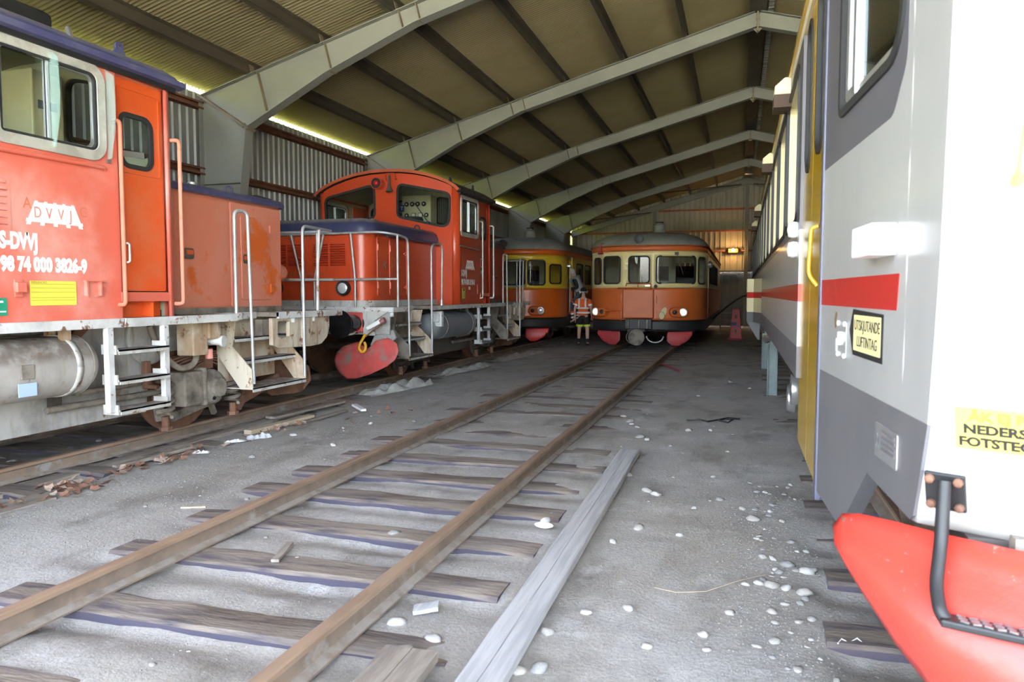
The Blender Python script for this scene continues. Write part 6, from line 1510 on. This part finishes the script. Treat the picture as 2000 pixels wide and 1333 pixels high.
mb = MB(); mb.tube([(-.85,25.3,.78),(-.66,25.6,.95),(-.42,25.85,1.17),(-.15,26.05,1.38),(.10,26.2,1.52),(.35,26.3,1.57)], .03, 8); tag(mb.build('hose', 'rubber', smooth=60), 'black hose hanging from the railcar across the back of the shed', 'hose')
# stones
def stone_mesh(seed, m_):
    r = rnd(seed); bm = bmesh.new(); bmesh.ops.create_icosphere(bm, subdivisions=2, radius=1)
    ax = (1, r.uniform(.55,.9), r.uniform(.32,.5)); o = r.uniform(0, 50)
    for v in bm.verts:
        q = 1 + .45*noise.noise(v.co*1.1 + Vector((o, o, o))); v.co = Vector((v.co.x*ax[0], v.co.y*ax[1], v.co.z*ax[2]))*q
    me = bpy.data.meshes.new('stone'); bm.to_mesh(me); bm.free()
    for p in me.polygons: p.use_smooth = True
    me.materials.append(M[m_]); return me
SM = [stone_mesh(i, ['stone','stone','stone_grey','stone_white','stone','stone_white'][i]) for i in range(6)]
def stone(x, y, s_, k, label, group, r):
    o = bpy.data.objects.new('stone', SM[k % 6]); COL.objects.link(o); o.location = (x, y, ground_at(x, y) + s_*.12); o.rotation_euler = (r.uniform(-.2,.2), r.uniform(-.2,.2), r.uniform(0, 6.3)); o.scale = (s_,)*3
    if label is None:
        sz = 'tiny' if s_ < .018 else ('small' if s_ < .03 else ('fist sized' if s_ < .048 else 'large')); cl = ('sandy','sandy','dark grey','chalk white','sandy','chalk white')[k % 6]
        if x > -.02: zn = 'beside the right track ' + ('near the plough' if y < 3.3 else ('below the cab' if y < 4.6 else 'near the yellow door' if y < 6.5 else 'far down the shed'))
        elif x > -.93: zn = 'on the dirt between plank and modern railcar' if y < 7.3 else 'on the open dirt beyond the plank'
        elif x > -1.75: zn = 'outside the right rail of the middle track' + (' at the near end' if y < 4 else ' farther on')
        elif x > -3.25: zn = 'lying between the rails of the middle track' + (' at the near end' if y < 5 else ' farther on')
        else: zn = 'on the dirt between left and middle tracks' + (' close to the camera' if y < 5.5 else ' farther on')
        label = '%s %s stone %s' % (sz, cl, zn); label = label.replace('fist sized', 'fist-sized')
    tag(o, label, 'stone', group)
r = rnd(5)
for i, (x, y, s_, k) in enumerate(((-.93,6.55,.045,0),(-.70,6.05,.05,1),(-.62,5.95,.05,3),(-.36,5.0,.035,3),(-.12,5.95,.035,2),(-.64,5.05,.042,0),(-.76,4.72,.035,3),(-.20,6.7,.03,3),(-1.05,8.3,.055,2),(-.95,8.15,.045,3),(-1.15,8.9,.04,0),
        (-.55,8.9,.045,0),(-.30,9.0,.035,3),(-1.42,9.6,.05,0),(-1.30,9.3,.055,2),(-1.25,9.1,.04,3),(-.14,3.55,.034,3),(-.38,3.35,.03,0),(-.02,3.85,.03,0),(.06,4.25,.03,3),(.13,4.28,.035,3),(.20,4.28,.045,0),(.27,4.25,.04,3),(.36,4.22,.05,0),(.30,4.62,.045,2),(.16,4.72,.03,0),(.22,4.70,.03,3),(.40,4.55,.06,3),
        (-.85,3.35,.035,0),(-.72,3.62,.035,3),(-.52,3.72,.035,3),(-.80,3.0,.045,2),(-.88,2.95,.04,0),(-.30,5.65,.025,3),(.05,5.75,.03,0),(.12,5.5,.05,0),(-1.78,3.28,.055,0),(-1.58,3.22,.06,3),(-1.43,2.98,.05,0),(-1.34,3.12,.045,3),(-4.35,8.2,.05,3),(-4.1,6.9,.045,3),(-4.85,7.3,.05,3),(-3.9,8.5,.04,2),(-4.6,6.2,.04,2),(-2.2,4.45,.05,2),(-2.55,3.85,.025,3),(-1.9,5.1,.05,2),(-.15,14.0,.06,2),(.18,13.2,.04,0),(-.6,12.0,.04,0))):
    stone(x, y, s_, k, None, 'loose stones on the floor', r)
for i in range(80):                          # stones along the edge of the right track
    y = 2.5 + 4.2*r.random()**1.3; x = .10 + .34*r.random() + (.0 if y > 3 else .05)
    stone(x, y, r.uniform(.012,.030), r.choice((0,1,2,2,4,5)), None, 'loose stones on the floor', r)
for i in range(60):
    y = 2.2 + 9*r.random()**1.4; x = -4.9 + 5.2*r.random()
    if -2.49-.9 < x < -2.49+.9 and r.random() < .6: continue
    stone(x, y, r.uniform(.010,.024), r.choice((0,1,2,2,4,5)), None, 'loose stones on the floor', r)
for i in range(14):
    y = 4.2 + 3.5*r.random(); stone(-6.1-.9*r.random(), y, r.uniform(.03,.06), r.choice((2,0)), 'rounded stone under the faded locomotive between the rails', 'stones under the faded locomotive', r)
# white scraps
mb = MB()
for (a, b) in (((-1.30,4.86,.03),(-1.245,5.0,.03)), ((-1.32,4.84,.02),(-1.20,4.86,.02))):
    mb.sphere(((a[0]+b[0])/2, (a[1]+b[1])/2, .03), (.035 if a[1] > 4.85 else .07, .085 if a[1] > 4.85 else .03, .022), 12, 6)
tag(mb.build('white_scrap', 'white_scrap', smooth=180), 'white L shaped plastic scrap beside the right rail of the middle track', 'scrap')
# dry leaves in drifts beside the left rail
def leaf_mesh(seed, m_):
    r = rnd(seed); n = 9; mb = MB(); out = []
    for i in range(n):
        a = 2*PI*i/n; q = (1, .62)[i % 2] if i not in (0,) else 1.25; out.append((q*math.cos(a)*r.uniform(.85,1.1), q*.8*math.sin(a)*r.uniform(.85,1.1)))
    cz = .0; vs = [(0,0,.0)] + [(x, y, .28*(x*x+y*y)*r.uniform(.3,1.2) + .12*math.sin(3*x)) for x, y in out]
    mb.add(vs, [(0, i+1, (i+1) % n + 1) for i in range(n)]); me = mb.mesh('dry_leaf', 60); me.materials.append(M[m_]); return me
LM = [leaf_mesh(i, 'leaf' if i % 3 else 'leaf_pale') for i in range(6)]
def leaf(x, y, s_, label, group):
    o = bpy.data.objects.new('dry_leaf', LM[r.randrange(6)]); COL.objects.link(o); o.location = (x, y, ground_at(x, y) + .012 + .03*r.random()); o.rotation_euler = (r.uniform(-.5,.5), r.uniform(-.5,.5), r.uniform(0,6.3)); o.scale = (s_,)*3; tag(o, label, 'leaf', group)
for n_, cx, cy, sx, sy, lb in ((58,-5.22,4.55,.16,.42,'brown dry leaf in the drift beside the left rail at the picture edge'), (46,-5.28,5.75,.12,.45,'brown dry leaf in the drift beside the left rail below the locomotive'), (26,-5.12,7.35,.10,.35,'brown dry leaf among the boards beside the left rail'), (10,-4.7,8.6,.3,.6,'brown dry leaf scattered on the dirt between the tracks')):
    for i in range(n_): leaf(cx + r.gauss(0, sx)*.8, cy + r.gauss(0, sy)*.8, r.uniform(.03,.065), lb, lb.replace('brown dry leaf', 'dry leaves'))
# crumpled plastic sheets
def crumple(name, label, cx, cy, lx, ly, rz_, m_, amp, seed, n=26, cat='plastic sheet'):
    mb = MB(); rows = []; c, s_ = math.cos(rz_), math.sin(rz_)
    for i in range(n+1):
        rr = []
        for k in range(n//2+1):
            u, v = i/n-.5, k/(n//2)-.5; e = 1 + .25*noise.noise((u*3+seed, v*3, 0)); x, y = u*lx*e, v*ly*e
            z = amp*(abs(noise.noise((u*4+seed, v*3.5, 1.0)))*1.4 + .4*abs(noise.noise((u*9, v*8+seed, 2.0))))*(1-(2*u)**4)*(1-(2*v)**4)*1.2 + .006
            X, Y = cx + x*c - y*s_, cy + x*s_ + y*c; rr.append((X, Y, max(ground_at(X, Y), .01) + z))
        rows.append(rr)
    mb.grid(rows); tag(mb.build(name, m_, smooth=50), label, cat)
crumple('plastic_sheet', 'crumpled dirty pale plastic sheet on the left rail by the orange locomotive wheel', -5.45, 11.3, 2.1, .42, 1.42, 'plastic_sheet', .16, 3.0)
crumple('plastic_sheet', 'crumpled greyish plastic strip on the floor farther along the left rail', -5.45, 14.6, 2.6, .34, 1.5, 'plastic_sheet', .13, 8.0)
crumple('plastic_sheet', 'crumpled plastic along the left rail in front of the yellow railcar', -5.35, 18.2, 3.2, .40, 1.52, 'plastic_sheet', .12, 14.0)
crumple('plastic_bottle', 'crushed clear plastic bottle among the leaves beside the left rail', -5.08, 6.98, .26, .13, .9, 'plastic_clear', .06, 5.0, 24, 'bottle')
crumple('paper_scrap', 'crumpled white paper beside the clear plastic bottle', -5.20, 6.72, .22, .10, .9, 'white_scrap', .025, 11.0, 24, 'paper')
crumple('paper_scrap', 'white paper scrap lying under the orange red locomotive', -6.1, 13.6, .5, .25, .5, 'white_scrap', .04, 21.0, 24, 'paper')
crumple('paper_scrap', 'pale crumpled paper on the leaves beside the narrow batten', -5.16, 6.15, .16, .09, .5, 'white_scrap', .022, 31.0, 24, 'paper')
# fine gravel: one object
mb = MB(); q = rnd(77)
def peb(x, y, s_):
    z = ground_at(x, y); a = q.uniform(0, 6.3); c, s2 = math.cos(a)*s_, math.sin(a)*s_
    mb.add([(x+c, y+s2, z), (x-s2*.8, y+c*.8, z), (x-c, y-s2, z), (x+s2*.8, y-c*.8, z), (x+c*.3, y+s2*.3, z+s_*.5)], [(0,1,4),(1,2,4),(2,3,4),(3,0,4)])
for i in range(5200):
    x = -5.3 + 5.8*q.random(); y = 2.0 + 9.5*q.random()**1.6
    if noise.noise((x*1.6, y*1.2, 7)) + .55*q.random() > .28: peb(x, y, q.uniform(.003, .009))
for i in range(5200):                       # crumbs and litter between the left and middle tracks
    y = 3.6 + 9*q.random()**1.2; x = -5.35 + 1.9*q.random()**1.3
    if noise.noise((x*2.2, y*1.1, 17)) + .5*q.random() > .22: peb(x, y, q.uniform(.004, .011))
for i in range(1600):
    y = 2.2 + 4*q.random(); peb(.02 + q.gauss(.18, .16), y, q.uniform(.003, .009))
o = mb.build('gravel', 'gravel', kind='stuff'); tag(o, 'fine grey gravel and crumbs scattered over the dirt floor', 'gravel')
# red road barrier block and step stool at the back
t = thing('barrier_block', 'tall tapered red plastic barrier standing on the floor by the far end of the railcar', 'barrier', (-.13, 27.1, .0))
mb = MB()
rows = [[(x*w, y*d, z) for x, y in ((-1,-1),(1,-1),(1,1),(-1,1))] for z, w, d in ((.0,.26,.30),(.04,.26,.30),(.05,.21,.25),(1.03,.125,.12),(1.06,.11,.10))]
mb.grid(rows, True); mb.f.append((0,3,2,1)); mb.f.append(tuple(len(mb.v)-4+i for i in range(4))); mb.build('body', 'cone_red', t, bevel=.015)
for z, h in ((.30,.12),(.80,.12)):
    mb = MB(); w = .03; yb = -.25 + .13*(z)/1.0; mb.box(-w, w, yb-.012, yb+.03, z-h/2, z+h/2); mb.build('slot', 'black', t)
mb = MB(); mb.box(-.16, .02, -.195, -.17, .50, .60); mb.box(.03,.13,-.20,-.17,.44,.50); mb.build('paint_mark', 'cone_blue', t)
t = thing('step_stool', 'small wooden step stool standing in the dark behind the red barrier', 'stool', (-.48, 30.0, 0))
for x in (-.25, .25):
    for y in (-.2, .2):
        mb = MB(); mb.box(x-.02, x+.02, y-.02, y+.02, 0, .85); mb.build('leg', 'wood_old', t)
for z in (.30, .58, .85):
    mb = MB(); mb.box(-.27, .27, -.22, .22 if z > .8 else -.10, z-.015, z+.015); mb.build('tread', 'wood_old', t)
